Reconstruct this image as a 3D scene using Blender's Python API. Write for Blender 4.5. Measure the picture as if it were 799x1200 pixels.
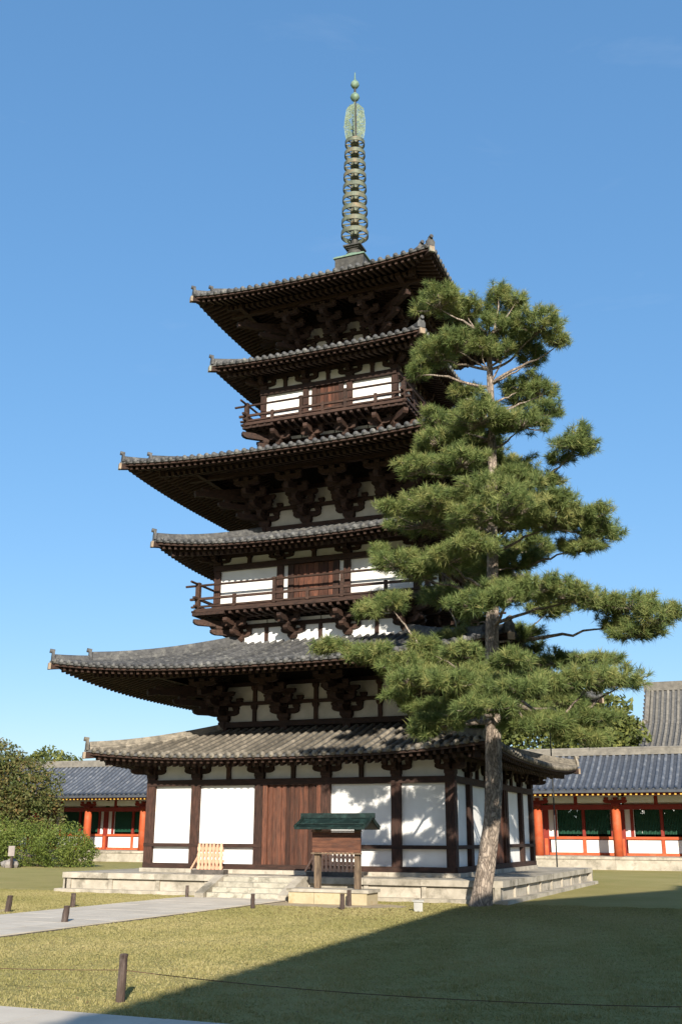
import bpy, math, random
import numpy as np
from mathutils import Matrix, Vector
random.seed(7)
RNG = np.random.default_rng(11)
for _o in list(bpy.data.objects):
    bpy.data.objects.remove(_o)
S = bpy.context.scene
COL = S.collection
rad = math.radians
PZ = 0.60                      # height of the stone platform above the lawn

# ------------------------------------------------------------------ camera
_y, _p, _r = rad(22.50), rad(17.21), rad(0.30)
_F = Vector((-math.sin(_y)*math.cos(_p), math.cos(_y)*math.cos(_p), math.sin(_p)))
_R = Vector((math.cos(_y), math.sin(_y), 0)); _U = _R.cross(_F)
_R2 = math.cos(_r)*_R + math.sin(_r)*_U; _U2 = -math.sin(_r)*_R + math.cos(_r)*_U
cam = bpy.data.cameras.new('camera'); camo = bpy.data.objects.new('camera', cam); COL.objects.link(camo)
M = Matrix.Identity(4)
for i in range(3):
    M[i][0] = _R2[i]; M[i][1] = _U2[i]; M[i][2] = -_F[i]
M[0][3], M[1][3], M[2][3] = 14.738, -36.979, 1.192 + PZ
camo.matrix_world = M
cam.sensor_fit = 'VERTICAL'; cam.sensor_height = 36.0; cam.lens = 1222.0/1200.0*36.0
cam.clip_start = 0.1; cam.clip_end = 3000
S.camera = camo

# ------------------------------------------------------------------ sky, sun, exposure
SUN_EL, SUN_A = rad(22.7), rad(27.3)          # sun stands right of the front face's normal, behind the viewer
W = bpy.data.worlds.new('World'); S.world = W; W.use_nodes = True
nt = W.node_tree; bg = nt.nodes['Background']
sky = nt.nodes.new('ShaderNodeTexSky'); sky.sky_type = 'NISHITA'; sky.sun_disc = False
sky.sun_elevation = SUN_EL; sky.sun_rotation = math.pi - SUN_A
sky.air_density = 1.0; sky.dust_density = 0.8; sky.ozone_density = 5.5; sky.altitude = 60
tc = nt.nodes.new('ShaderNodeTexCoord')
mp = nt.nodes.new('ShaderNodeMapping'); mp.inputs['Scale'].default_value = (2.2, 1.4, 9.0); mp.inputs['Rotation'].default_value = (0.25, 0.35, 0.5); mp.inputs['Location'].default_value = (0.3, 1.4, 0.2)
n1 = nt.nodes.new('ShaderNodeTexNoise'); n1.inputs['Scale'].default_value = 1.6; n1.inputs['Detail'].default_value = 7; n1.inputs['Roughness'].default_value = 0.62; n1.inputs['Distortion'].default_value = 0.6
cr = nt.nodes.new('ShaderNodeValToRGB'); cr.color_ramp.elements[0].position = 0.60; cr.color_ramp.elements[1].position = 0.95
cr.color_ramp.elements[0].color = (0, 0, 0, 1); cr.color_ramp.elements[1].color = (0.09, 0.09, 0.09, 1)
mx = nt.nodes.new('ShaderNodeMixRGB'); mx.blend_type = 'MIX'; mx.inputs[2].default_value = (4.0, 4.2, 4.4, 1)
L = nt.links.new
L(tc.outputs['Generated'], mp.inputs[0]); L(mp.outputs[0], n1.inputs['Vector']); L(n1.outputs['Fac'], cr.inputs[0])
hs_ = nt.nodes.new('ShaderNodeHueSaturation'); hs_.inputs['Saturation'].default_value = 1.47; hs_.inputs['Hue'].default_value = 0.504; hs_.inputs['Value'].default_value = 1.55; gm = nt.nodes.new('ShaderNodeGamma'); gm.inputs[1].default_value = 0.5; L(sky.outputs[0], gm.inputs[0]); L(gm.outputs[0], hs_.inputs['Color']); L(hs_.outputs[0], mx.inputs[1]); L(cr.outputs[0], mx.inputs[0]); L(mx.outputs[0], bg.inputs[0])
bg.inputs[1].default_value = 0.15
sun = bpy.data.lights.new('sun', 'SUN'); sun.energy = 5.0; sun.angle = rad(0.53); sun.color = (1.0, 0.93, 0.80)
suno = bpy.data.objects.new('sun', sun); COL.objects.link(suno)
suno.rotation_euler = (math.pi/2 - SUN_EL, 0, SUN_A)
suno.location = (30, -60, 40)
S.render.engine = 'CYCLES'
S.view_settings.view_transform = 'Standard'; S.view_settings.look = 'None'
S.view_settings.exposure = 0.80; S.view_settings.gamma = 1.0; S.view_settings.use_curve_mapping = False
S.cycles.max_bounces = 6

# ------------------------------------------------------------------ materials
def mat(name, c1, c2, rough=0.8, scale=3.0, stretch=(1, 1, 1), bump=0.0, bscale=None, c3=None, spots=None, objvar=0.0, spec=0.3, metal=0.0, detail=6):
    m = bpy.data.materials.new(name); m.use_nodes = True
    t = m.node_tree; N = t.nodes; l = t.links.new
    b = N['Principled BSDF']; b.inputs['Roughness'].default_value = rough; b.inputs['Metallic'].default_value = metal
    b.inputs['Specular IOR Level'].default_value = spec
    co = N.new('ShaderNodeTexCoord'); ma = N.new('ShaderNodeMapping'); ma.inputs['Scale'].default_value = stretch
    l(co.outputs['Object'], ma.inputs[0])
    oi = N.new('ShaderNodeObjectInfo')
    ad = N.new('ShaderNodeVectorMath'); ad.operation = 'ADD'
    sc = N.new('ShaderNodeVectorMath'); sc.operation = 'SCALE'; sc.inputs[3].default_value = 37.0
    cb = N.new('ShaderNodeCombineXYZ')
    for k in range(3): l(oi.outputs['Random'], cb.inputs[k])
    l(cb.outputs[0], sc.inputs[0]); l(ma.outputs[0], ad.inputs[0]); l(sc.outputs[0], ad.inputs[1])
    n = N.new('ShaderNodeTexNoise'); n.inputs['Scale'].default_value = scale; n.inputs['Detail'].default_value = detail; n.inputs['Roughness'].default_value = 0.6
    l(ad.outputs[0], n.inputs['Vector'])
    r = N.new('ShaderNodeValToRGB'); r.color_ramp.elements[0].position = 0.32; r.color_ramp.elements[1].position = 0.68
    r.color_ramp.elements[0].color = (*c1, 1); r.color_ramp.elements[1].color = (*c2, 1)
    l(n.outputs['Fac'], r.inputs[0]); out = r.outputs[0]
    if c3 is not None:
        n2 = N.new('ShaderNodeTexNoise'); n2.inputs['Scale'].default_value = spots or scale*0.3; n2.inputs['Detail'].default_value = 8; n2.inputs['Roughness'].default_value = 0.7
        l(ad.outputs[0], n2.inputs['Vector'])
        r2 = N.new('ShaderNodeValToRGB'); r2.color_ramp.elements[0].position = 0.5; r2.color_ramp.elements[1].position = 0.66
        l(n2.outputs['Fac'], r2.inputs[0])
        x = N.new('ShaderNodeMixRGB'); x.inputs[2].default_value = (*c3, 1); l(r2.outputs[0], x.inputs[0]); l(out, x.inputs[1]); out = x.outputs[0]
    if objvar > 0:
        mr = N.new('ShaderNodeMapRange'); mr.inputs['To Min'].default_value = 1-objvar; mr.inputs['To Max'].default_value = 1+objvar
        l(oi.outputs['Random'], mr.inputs[0])
        hs = N.new('ShaderNodeHueSaturation'); l(mr.outputs[0], hs.inputs['Value']); l(out, hs.inputs['Color']); out = hs.outputs[0]
    l(out, b.inputs['Base Color'])
    if bump > 0:
        bn = N.new('ShaderNodeTexNoise'); bn.inputs['Scale'].default_value = bscale or scale*2; bn.inputs['Detail'].default_value = 8
        l(ad.outputs[0], bn.inputs['Vector'])
        bp = N.new('ShaderNodeBump'); bp.inputs['Strength'].default_value = bump; bp.inputs['Distance'].default_value = 0.03
        l(bn.outputs['Fac'], bp.inputs['Height']); l(bp.outputs[0], b.inputs['Normal'])
    return m
def leafmat(name, dark, mid, light, trans=0.25, rough=0.6):
    m = bpy.data.materials.new(name); m.use_nodes = True; t = m.node_tree; N = t.nodes; l = t.links.new
    b = N['Principled BSDF']; b.inputs['Roughness'].default_value = rough; b.inputs['Specular IOR Level'].default_value = 0.25
    a = N.new('ShaderNodeAttribute'); a.attribute_name = 'tint'
    r = N.new('ShaderNodeValToRGB'); e = r.color_ramp.elements
    e[0].color = (*dark, 1); e[1].color = (*light, 1); e[0].position = 0.0; e[1].position = 1.0
    k = e.new(0.5); k.color = (*mid, 1)
    l(a.outputs['Fac'], r.inputs[0]); l(r.outputs[0], b.inputs['Base Color'])
    tr = N.new('ShaderNodeBsdfTranslucent'); l(r.outputs[0], tr.inputs[0])
    ms = N.new('ShaderNodeMixShader'); ms.inputs[0].default_value = trans
    l(b.outputs[0], ms.inputs[1]); l(tr.outputs[0], ms.inputs[2]); l(ms.outputs[0], N['Material Output'].inputs[0])
    return m
G = {}
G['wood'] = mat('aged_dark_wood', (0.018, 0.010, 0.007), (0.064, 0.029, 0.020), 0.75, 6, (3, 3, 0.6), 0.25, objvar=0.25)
G['bracket'] = mat('shaded_bracket_wood', (0.016, 0.009, 0.007), (0.045, 0.022, 0.015), 0.8, 5, (2, 2, 2), 0.15, objvar=0.2)  # darker copy of the wood, eave shade worked into its colour
G['beamwood'] = mat('aged_beam_wood', (0.016, 0.009, 0.0065), (0.046, 0.022, 0.015), 0.75, 6, (0.6, 3, 3), 0.25, objvar=0.2)
G['rafter'] = mat('rafter_wood', (0.016, 0.009, 0.0065), (0.058, 0.030, 0.020), 0.75, 5, (2, 2, 2), 0.1)
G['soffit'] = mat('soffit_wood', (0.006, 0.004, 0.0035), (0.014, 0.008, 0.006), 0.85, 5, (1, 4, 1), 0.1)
G['rail'] = mat('rail_wood', (0.020, 0.011, 0.008), (0.064, 0.033, 0.022), 0.75, 6, (0.7, 3, 3), 0.2, objvar=0.25)
G['door'] = mat('door_plank_wood', (0.035, 0.015, 0.010), (0.125, 0.047, 0.026), 0.7, 7, (3, 3, 0.35), 0.35, c3=(0.06, 0.03, 0.02), spots=2.0, objvar=0.5)
G['endcap'] = mat('rafter_end_cover', (0.20, 0.14, 0.10), (0.33, 0.25, 0.17), 0.7, 6, (1, 1, 1), 0.1, c3=(0.2, 0.27, 0.24))
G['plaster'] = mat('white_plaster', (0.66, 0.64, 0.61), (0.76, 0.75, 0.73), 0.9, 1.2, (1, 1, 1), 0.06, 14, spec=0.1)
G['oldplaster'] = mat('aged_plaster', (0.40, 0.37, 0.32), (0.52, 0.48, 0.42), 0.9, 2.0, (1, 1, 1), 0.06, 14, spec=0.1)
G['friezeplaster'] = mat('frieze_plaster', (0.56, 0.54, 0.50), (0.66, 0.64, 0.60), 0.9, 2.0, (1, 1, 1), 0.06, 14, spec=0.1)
G['tile'] = mat('grey_roof_tile', (0.045, 0.045, 0.047), (0.10, 0.098, 0.097), 0.7, 5, (1, 1, 1), 0.15, 30, c3=(0.17, 0.165, 0.15), spots=3.0, objvar=0.28)
G['tilebrown'] = mat('weathered_roof_tile', (0.09, 0.08, 0.066), (0.19, 0.165, 0.13), 0.8, 5, (1, 1, 1), 0.15, 30, c3=(0.28, 0.24, 0.19), spots=3.0, objvar=0.28)
G['pan'] = mat('pan_tile', (0.06, 0.06, 0.06), (0.12, 0.115, 0.11), 0.8, 4, (1, 1, 1), 0.2, 24)
G['copper'] = mat('copper_patina', (0.06, 0.075, 0.055), (0.155, 0.165, 0.115), 0.6, 4, (1, 1, 1), 0.1, c3=(0.20, 0.145, 0.085), spots=3, metal=0.1)
G['copgreen'] = mat('green_patina', (0.09, 0.15, 0.11), (0.21, 0.29, 0.21), 0.6, 5, (1, 1, 1), 0.1, metal=0.1)
G['flame'] = mat('pale_verdigris', (0.15, 0.205, 0.15), (0.28, 0.34, 0.25), 0.6, 5, (1, 1, 1), 0.1)
G['copdark'] = mat('dark_bronze', (0.04, 0.038, 0.035), (0.085, 0.08, 0.07), 0.6, 5, (1, 1, 1), 0.1, metal=0.2)
G['stone'] = mat('platform_stone', (0.30, 0.265, 0.21), (0.44, 0.39, 0.32), 0.85, 2.2, (1, 1, 1), 0.2, 18, c3=(0.175, 0.155, 0.12), spots=1.4, objvar=0.10)
G['stonestep'] = mat('worn_step_stone', (0.30, 0.275, 0.22), (0.44, 0.40, 0.32), 0.85, 3, (1, 1, 1), 0.35, 14, c3=(0.17, 0.155, 0.12), spots=4, objvar=0.12)
G['paleslab'] = mat('path_stone', (0.47, 0.41, 0.335), (0.56, 0.495, 0.41), 0.85, 1.5, (1, 1, 1), 0.12, 30, objvar=0.08)
G['tuff'] = mat('yellow_tuff_stone', (0.36, 0.295, 0.18), (0.48, 0.40, 0.265), 0.9, 3, (1, 1, 1), 0.3, 12, c3=(0.34, 0.25, 0.13), spots=3, objvar=0.1)
G['postwood'] = mat('weathered_post_wood', (0.030, 0.020, 0.017), (0.085, 0.058, 0.047), 0.85, 9, (2, 2, 0.4), 0.6, c3=(0.14, 0.11, 0.095), spots=3)
G['fence'] = mat('pale_barrier_wood', (0.50, 0.27, 0.17), (0.66, 0.38, 0.25), 0.7, 5, (2, 2, 0.5), 0.15, objvar=0.12)
G['fencebase'] = mat('dark_barrier_base', (0.05, 0.045, 0.04), (0.12, 0.10, 0.085), 0.85, 5, (1, 1, 1), 0.2)
G['rope'] = mat('brown_rope', (0.07, 0.04, 0.025), (0.13, 0.075, 0.045), 0.9, 20, (1, 1, 1), 0.2)
G['signroof'] = mat('green_copper_sheet', (0.006, 0.012, 0.0105), (0.012, 0.023, 0.020), 0.45, 3, (1, 1, 1), 0.05, c3=(0.022, 0.046, 0.040), spots=5)
G['signwood'] = mat('notice_board_wood', (0.055, 0.022, 0.014), (0.135, 0.055, 0.03), 0.7, 5, (0.5, 3, 3), 0.25, c3=(0.05, 0.025, 0.018), spots=3, objvar=0.15)
G['signpost'] = mat('notice_post_wood', (0.06, 0.04, 0.028), (0.20, 0.14, 0.09), 0.8, 7, (2, 2, 0.4), 0.3)
G['vermil'] = mat('vermilion_paint', (0.36, 0.062, 0.020), (0.45, 0.09, 0.030), 0.65, 2, (1, 1, 1), 0.05, c3=(0.40, 0.11, 0.05), spots=1.3, objvar=0.1)
G['vermshade'] = mat('shaded_vermilion_paint', (0.17, 0.018, 0.012), (0.22, 0.026, 0.015), 0.65, 2, (1, 1, 1), 0.05)  # same vermilion darkened: shade under the corridor roof put into the colour
G['yellow'] = mat('ochre_rafter_end_paint', (0.52, 0.30, 0.05), (0.60, 0.36, 0.07), 0.7, 2)
G['green'] = mat('green_lattice_paint', (0.006, 0.05, 0.028), (0.011, 0.07, 0.038), 0.6, 2)
G['bluetile'] = mat('blue_grey_tile', (0.062, 0.070, 0.086), (0.105, 0.115, 0.135), 0.55, 2.5, (1, 1, 1), 0.08, 20, c3=(0.18, 0.185, 0.195), spots=2.2, objvar=0.12, spec=0.5)
G['bluepan'] = mat('blue_grey_pan_tile', (0.042, 0.047, 0.058), (0.068, 0.074, 0.088), 0.6, 3, (1, 1, 1), 0.1, 20)
G['halltile'] = mat('pale_grey_hall_tile', (0.11, 0.10, 0.085), (0.20, 0.18, 0.15), 0.8, 3, (1, 1, 1), 0.12, 20, objvar=0.15)
G['darkvoid'] = mat('dark_interior', (0.012, 0.02, 0.016), (0.02, 0.03, 0.024), 0.9, 2)
G['metal'] = mat('dark_iron', (0.03, 0.03, 0.03), (0.06, 0.06, 0.06), 0.5, 4, metal=0.5)
G['board'] = mat('grey_sign_board', (0.26, 0.22, 0.205), (0.33, 0.285, 0.265), 0.8, 5)
G['rock'] = mat('grey_rock', (0.16, 0.14, 0.13), (0.30, 0.27, 0.24), 0.9, 4, (1, 1, 1), 0.5, 10)
G['white'] = mat('white_stone', (0.27, 0.26, 0.24), (0.36, 0.35, 0.32), 0.8, 4, (1, 1, 1), 0.15)
G['needle'] = leafmat('pine_needles', (0.048, 0.078, 0.024), (0.158, 0.205, 0.062), (0.35, 0.325, 0.115), 0.28)
G['leafred'] = leafmat('autumn_leaves', (0.05, 0.075, 0.02), (0.105, 0.115, 0.035), (0.19, 0.12, 0.045))
G['leafhedge'] = leafmat('hedge_leaves', (0.045, 0.075, 0.012), (0.115, 0.15, 0.028), (0.21, 0.235, 0.055))
G['leaffar'] = leafmat('far_tree_leaves', (0.05, 0.07, 0.02), (0.115, 0.135, 0.035), (0.20, 0.20, 0.05))
G['grassblade'] = leafmat('lawn_grass_blades', (0.15, 0.155, 0.045), (0.295, 0.26, 0.10), (0.43, 0.355, 0.18), 0.3)

def lawnmat():
    m = bpy.data.materials.new('lawn'); m.use_nodes = True; t = m.node_tree; N = t.nodes; l = t.links.new
    b = N['Principled BSDF']; b.inputs['Roughness'].default_value = 0.95; b.inputs['Specular IOR Level'].default_value = 0.1
    g = N.new('ShaderNodeNewGeometry')
    def noise(s, d=6, r=0.6):
        n = N.new('ShaderNodeTexNoise'); n.inputs['Scale'].default_value = s; n.inputs['Detail'].default_value = d; n.inputs['Roughness'].default_value = r
        l(g.outputs['Position'], n.inputs['Vector']); return n
    def ramp(n, p0, c0, p1, c1):
        r = N.new('ShaderNodeValToRGB'); r.color_ramp.elements[0].position = p0; r.color_ramp.elements[1].position = p1
        r.color_ramp.elements[0].color = (*c0, 1); r.color_ramp.elements[1].color = (*c1, 1); l(n.outputs['Fac'], r.inputs[0]); return r
    a = ramp(noise(0.35, 7), 0.35, (0.30, 0.275, 0.09), 0.65, (0.44, 0.37, 0.16))
    c = ramp(noise(9, 8, 0.75), 0.35, (0.17, 0.17, 0.045), 0.7, (0.38, 0.29, 0.12))
    x = N.new('ShaderNodeMixRGB'); x.inputs[0].default_value = 0.5; l(a.outputs[0], x.inputs[1]); l(c.outputs[0], x.inputs[2])
    # dry tan patches
    d = ramp(noise(0.9, 6, 0.7), 0.56, (0, 0, 0), 0.72, (1, 1, 1))
    y = N.new('ShaderNodeMixRGB'); y.inputs[2].default_value = (0.42, 0.30, 0.14, 1)
    ml = N.new('ShaderNodeMath'); ml.operation = 'MULTIPLY'; ml.inputs[1].default_value = 0.6; l(d.outputs[0], ml.inputs[0])
    l(ml.outputs[0], y.inputs[0]); l(x.outputs[0], y.inputs[1]); l(y.outputs[0], b.inputs['Base Color'])
    bp = N.new('ShaderNodeBump'); bp.inputs['Strength'].default_value = 0.8; bp.inputs['Distance'].default_value = 0.04
    l(noise(38, 6, 0.8).outputs['Fac'], bp.inputs['Height']); l(bp.outputs[0], b.inputs['Normal'])
    return m
G['lawn'] = lawnmat()
def barkmat():
    m = bpy.data.materials.new('pine_bark'); m.use_nodes = True; t = m.node_tree; N = t.nodes; l = t.links.new
    b = N['Principled BSDF']; b.inputs['Roughness'].default_value = 0.9; b.inputs['Specular IOR Level'].default_value = 0.15
    co = N.new('ShaderNodeTexCoord'); ma = N.new('ShaderNodeMapping'); ma.inputs['Scale'].default_value = (1, 1, 0.36); l(co.outputs['Object'], ma.inputs[0])
    nz = N.new('ShaderNodeTexNoise'); nz.inputs['Scale'].default_value = 5; nz.inputs['Detail'].default_value = 5; l(ma.outputs[0], nz.inputs['Vector'])
    mv = N.new('ShaderNodeMixRGB'); mv.inputs[0].default_value = 0.22; l(ma.outputs[0], mv.inputs[1]); l(nz.outputs['Color'], mv.inputs[2])
    v = N.new('ShaderNodeTexVoronoi'); v.feature = 'DISTANCE_TO_EDGE'; v.inputs['Scale'].default_value = 17; l(mv.outputs[0], v.inputs['Vector'])
    v2 = N.new('ShaderNodeTexVoronoi'); v2.inputs['Scale'].default_value = 17; l(mv.outputs[0], v2.inputs['Vector'])
    r = N.new('ShaderNodeValToRGB'); r.color_ramp.elements[0].position = 0.0; r.color_ramp.elements[1].position = 0.22
    r.color_ramp.elements[0].color = (0.13, 0.098, 0.075, 1); r.color_ramp.elements[1].color = (0.30, 0.225, 0.165, 1); l(v.outputs['Distance'], r.inputs[0])
    n = N.new('ShaderNodeTexNoise'); n.inputs['Scale'].default_value = 14; n.inputs['Detail'].default_value = 8; l(co.outputs['Object'], n.inputs['Vector'])
    x = N.new('ShaderNodeMixRGB'); x.blend_type = 'OVERLAY'; x.inputs[0].default_value = 0.4; l(r.outputs[0], x.inputs[1]); l(n.outputs['Fac'], x.inputs[2])
    x2 = N.new('ShaderNodeMixRGB'); x2.blend_type = 'SOFT_LIGHT'; x2.inputs[0].default_value = 0.45; bw = N.new('ShaderNodeRGBToBW'); l(v2.outputs['Color'], bw.inputs[0]); l(x.outputs[0], x2.inputs[1]); l(bw.outputs[0], x2.inputs[2])
    hs = N.new('ShaderNodeHueSaturation'); hs.inputs['Saturation'].default_value = 0.8; l(x2.outputs[0], hs.inputs['Color'])
    l(hs.outputs[0], b.inputs['Base Color'])
    bp = N.new('ShaderNodeBump'); bp.inputs['Strength'].default_value = 1.0; bp.inputs['Distance'].default_value = 0.06
    ms = N.new('ShaderNodeMath'); ms.operation = 'MINIMUM'; ms.inputs[1].default_value = 0.2; l(v.outputs['Distance'], ms.inputs[0])
    md = N.new('ShaderNodeMath'); md.operation = 'MULTIPLY_ADD'; md.inputs[1].default_value = 0.15; l(n.outputs['Fac'], md.inputs[0]); l(ms.outputs[0], md.inputs[2])
    l(md.outputs[0], bp.inputs['Height']); l(bp.outputs[0], b.inputs['Normal'])
    return m
G['bark'] = barkmat()

# ------------------------------------------------------------------ mesh helpers
class MB:
    def __init__(s): s.v = []; s.f = []
    def add(s, vs, fs):
        o = len(s.v); s.v += [tuple(v) for v in vs]; s.f += [tuple(i+o for i in f) for f in fs]; return s
    def box(s, c, d, rz=0.0, tz=0.0, taper=1.0):
        """box centred at c, sizes d; taper shrinks the bottom"""
        hx, hy, hz = d[0]/2, d[1]/2, d[2]/2; vs = []
        for z, k in ((-hz, taper), (hz, 1.0)):
            for x, y in ((-hx, -hy), (hx, -hy), (hx, hy), (-hx, hy)):
                X, Y = x*k, y*k
                vs.append((c[0]+X*math.cos(rz)-Y*math.sin(rz), c[1]+X*math.sin(rz)+Y*math.cos(rz), c[2]+z))
        return s.add(vs, [(3, 2, 1, 0), (4, 5, 6, 7), (0, 1, 5, 4), (1, 2, 6, 5), (2, 3, 7, 6), (3, 0, 4, 7)])
    def b2(s, x0, x1, y0, y1, z0, z1): return s.box(((x0+x1)/2, (y0+y1)/2, (z0+z1)/2), (abs(x1-x0), abs(y1-y0), abs(z1-z0)))
    def bar(s, a, b, w, h, up=(0, 0, 1)):
        a, b = Vector(a), Vector(b); d = (b-a).normalized(); r = d.cross(Vector(up)).normalized(); u = r.cross(d)
        vs = [p+r*i*w/2+u*j*h/2 for p in (a, b) for i, j in ((-1, -1), (1, -1), (1, 1), (-1, 1))]
        return s.add(vs, [(0, 1, 2, 3), (7, 6, 5, 4), (4, 5, 1, 0), (5, 6, 2, 1), (6, 7, 3, 2), (7, 4, 0, 3)])
    def prism(s, poly, fn, w):
        """poly 2-D points (a, z); fn(a, w, z) -> 3-D; extruded over +-w/2"""
        n = len(poly); vs = [fn(a, -w/2, z) for a, z in poly]+[fn(a, w/2, z) for a, z in poly]
        fs = [tuple(range(n-1, -1, -1)), tuple(range(n, 2*n))]+[(i, (i+1) % n, n+(i+1) % n, n+i) for i in range(n)]
        return s.add(vs, fs)
    def tube(s, pts, r, n=8, caps=True):
        pts = [Vector(p) for p in pts]; rs = r if isinstance(r, (list, tuple)) else [r]*len(pts); vs = []; fs = []
        ref = Vector((0.31, 0.17, 0.93))
        for i, p in enumerate(pts):
            d = (pts[min(i+1, len(pts)-1)]-pts[max(i-1, 0)]).normalized()
            a = d.cross(ref)
            if a.length < 0.05: a = d.cross(Vector((1, 0, 0)))
            a.normalize(); b = d.cross(a)
            for k in range(n):
                t = 2*math.pi*k/n; vs.append(p+(a*math.cos(t)+b*math.sin(t))*rs[i])
        for i in range(len(pts)-1):
            for k in range(n): fs.append((i*n+k, i*n+(k+1) % n, (i+1)*n+(k+1) % n, (i+1)*n+k))
        if caps: fs += [tuple(range(n-1, -1, -1)), tuple(range((len(pts)-1)*n, len(pts)*n))]
        return s.add(vs, fs)
    def lathe(s, prof, c=(0, 0, 0), n=20):
        vs = []; fs = []
        for r, z in prof:
            for k in range(n):
                t = 2*math.pi*k/n; vs.append((c[0]+r*math.cos(t), c[1]+r*math.sin(t), c[2]+z))
        for i in range(len(prof)-1):
            for k in range(n): fs.append((i*n+k, i*n+(k+1) % n, (i+1)*n+(k+1) % n, (i+1)*n+k))
        fs += [tuple(range(n-1, -1, -1)), tuple(range((len(prof)-1)*n, len(prof)*n))]
        return s.add(vs, fs)
    def grid(s, P):
        """P[i][j] grid of points"""
        n, m = len(P), len(P[0]); vs = [p for r in P for p in r]
        return s.add(vs, [(i*m+j, i*m+j+1, (i+1)*m+j+1, (i+1)*m+j) for i in range(n-1) for j in range(m-1)])
    def merge(s, o, fn=None): return s.add([fn(v) if fn else v for v in o.v], o.f)
    def mesh(s, name, m, smooth=False):
        me = bpy.data.meshes.new(name); me.from_pydata(s.v, [], s.f); me.materials.append(m)
        if smooth: me.shade_smooth()
        return me
    def build(s, name, m, parent=None, smooth=False, kind=None, rz=0.0, loc=(0, 0, 0)):
        return put(name, s.mesh(name, m, smooth), parent, kind, rz, loc)
def put(name, me, parent=None, kind=None, rz=0.0, loc=(0, 0, 0)):
    o = bpy.data.objects.new(name, me); COL.objects.link(o); o.location = loc; o.rotation_euler = (0, 0, rz)
    if parent is not None: o.parent = parent
    if kind: o['kind'] = kind
    return o
def tag(o, label, cat, group=None):
    o['label'] = label; o['category'] = cat
    if group: o['group'] = group
    return o
def thing(name, label, cat, loc=(0, 0, 0), rz=0.0, group=None):
    return tag(put(name, None, loc=loc, rz=rz), label, cat, group)
def copy_tree(o, parent=None):
    c = o.copy(); COL.objects.link(c); c.parent = parent
    for ch in list(o.children): copy_tree(ch, c)
    return c
def npmesh(name, V, F, m, tint=None):
    """V (n,3), F (k,3 or 4) as numpy; tint per vertex"""
    me = bpy.data.meshes.new(name); n, k = len(F), F.shape[1]
    me.vertices.add(len(V)); me.vertices.foreach_set('co', np.ascontiguousarray(V, np.float32).ravel())
    me.loops.add(n*k); me.loops.foreach_set('vertex_index', np.ascontiguousarray(F, np.int32).ravel())
    me.polygons.add(n); me.polygons.foreach_set('loop_start', np.arange(0, n*k, k, dtype=np.int32))
    me.update(calc_edges=True); me.materials.append(m)
    if tint is not None:
        a = me.attributes.new('tint', 'FLOAT', 'POINT'); a.data.foreach_set('value', np.ascontiguousarray(tint, np.float32))
    return me
def rotz(k):
    c, s_ = math.cos(k), math.sin(k); return lambda v: (v[0]*c-v[1]*s_, v[0]*s_+v[1]*c, v[2])
HP = math.pi/2

# ------------------------------------------------------------------ ground and paths
g = MB(); nX = 60
g.grid([[(x, y, 0.0) for x in np.concatenate([[-1500, -600, -200, -80], np.linspace(-45, 30, 16), [80, 200, 600, 1500]])] for y in np.concatenate([[-1500, -400, -120], np.linspace(-60, 40, 21), [80, 200, 600, 1500]])])
g.build('lawn', G['lawn'], kind='structure')
def slabpath(name, x0, x1, y0, y1, nx, ny, z=0.06):
    root = put(name, None, kind='structure', loc=((x0+x1)/2, (y0+y1)/2, 0))
    b = MB().b2(x0-(x0+x1)/2, (x1-x0)/2, y0-(y0+y1)/2, (y1-y0)/2, -0.2, z-0.02); b.build('bed', G['fencebase'], root)
    w, h = (x1-x0)/nx, (y1-y0)/ny
    me = MB().box((0, 0, 0), (w-0.012, h-0.012, 0.08)).mesh('paving_slab', G['paleslab'])
    for i in range(nx):
        for j in range(ny):
            put('paving_slab', me, root, loc=(-(x1-x0)/2+(i+.5)*w, -(y1-y0)/2+(j+.5)*h, z-0.04+random.uniform(-.002, .002)))
    return root
slabpath('path', -1.9, 1.45, -31, -8.62, 4, 24, 0.045)
slabpath('foreground_path', -30, 14, -30.6, -27.15, 34, 3, 0.045)
dm = mat('bare_soil', (0.30, 0.235, 0.15), (0.40, 0.32, 0.21), 0.95, 2.5, (1, 1, 1), 0.4, 25)
d = MB(); ring = [(2.9+2.6*math.cos(t)*(1+.12*math.sin(3*t)), -9.6+1.15*math.sin(t)*(1+.1*math.cos(5*t)), 0.006) for t in np.linspace(0, 2*math.pi, 40, endpoint=False)]
d.add(ring, [tuple(range(40))]); d.build('bare_ground', dm, kind='structure')
d = MB(); ring = [(-4.2+1.9*math.cos(t)*(1+.12*math.sin(3*t)), -17.2+2.6*math.sin(t)*(1+.1*math.cos(5*t)), 0.006) for t in np.linspace(0, 2*math.pi, 40, endpoint=False)]
d.add(ring, [tuple(range(40))]); d.build('bare_ground', dm, kind='structure')

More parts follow.
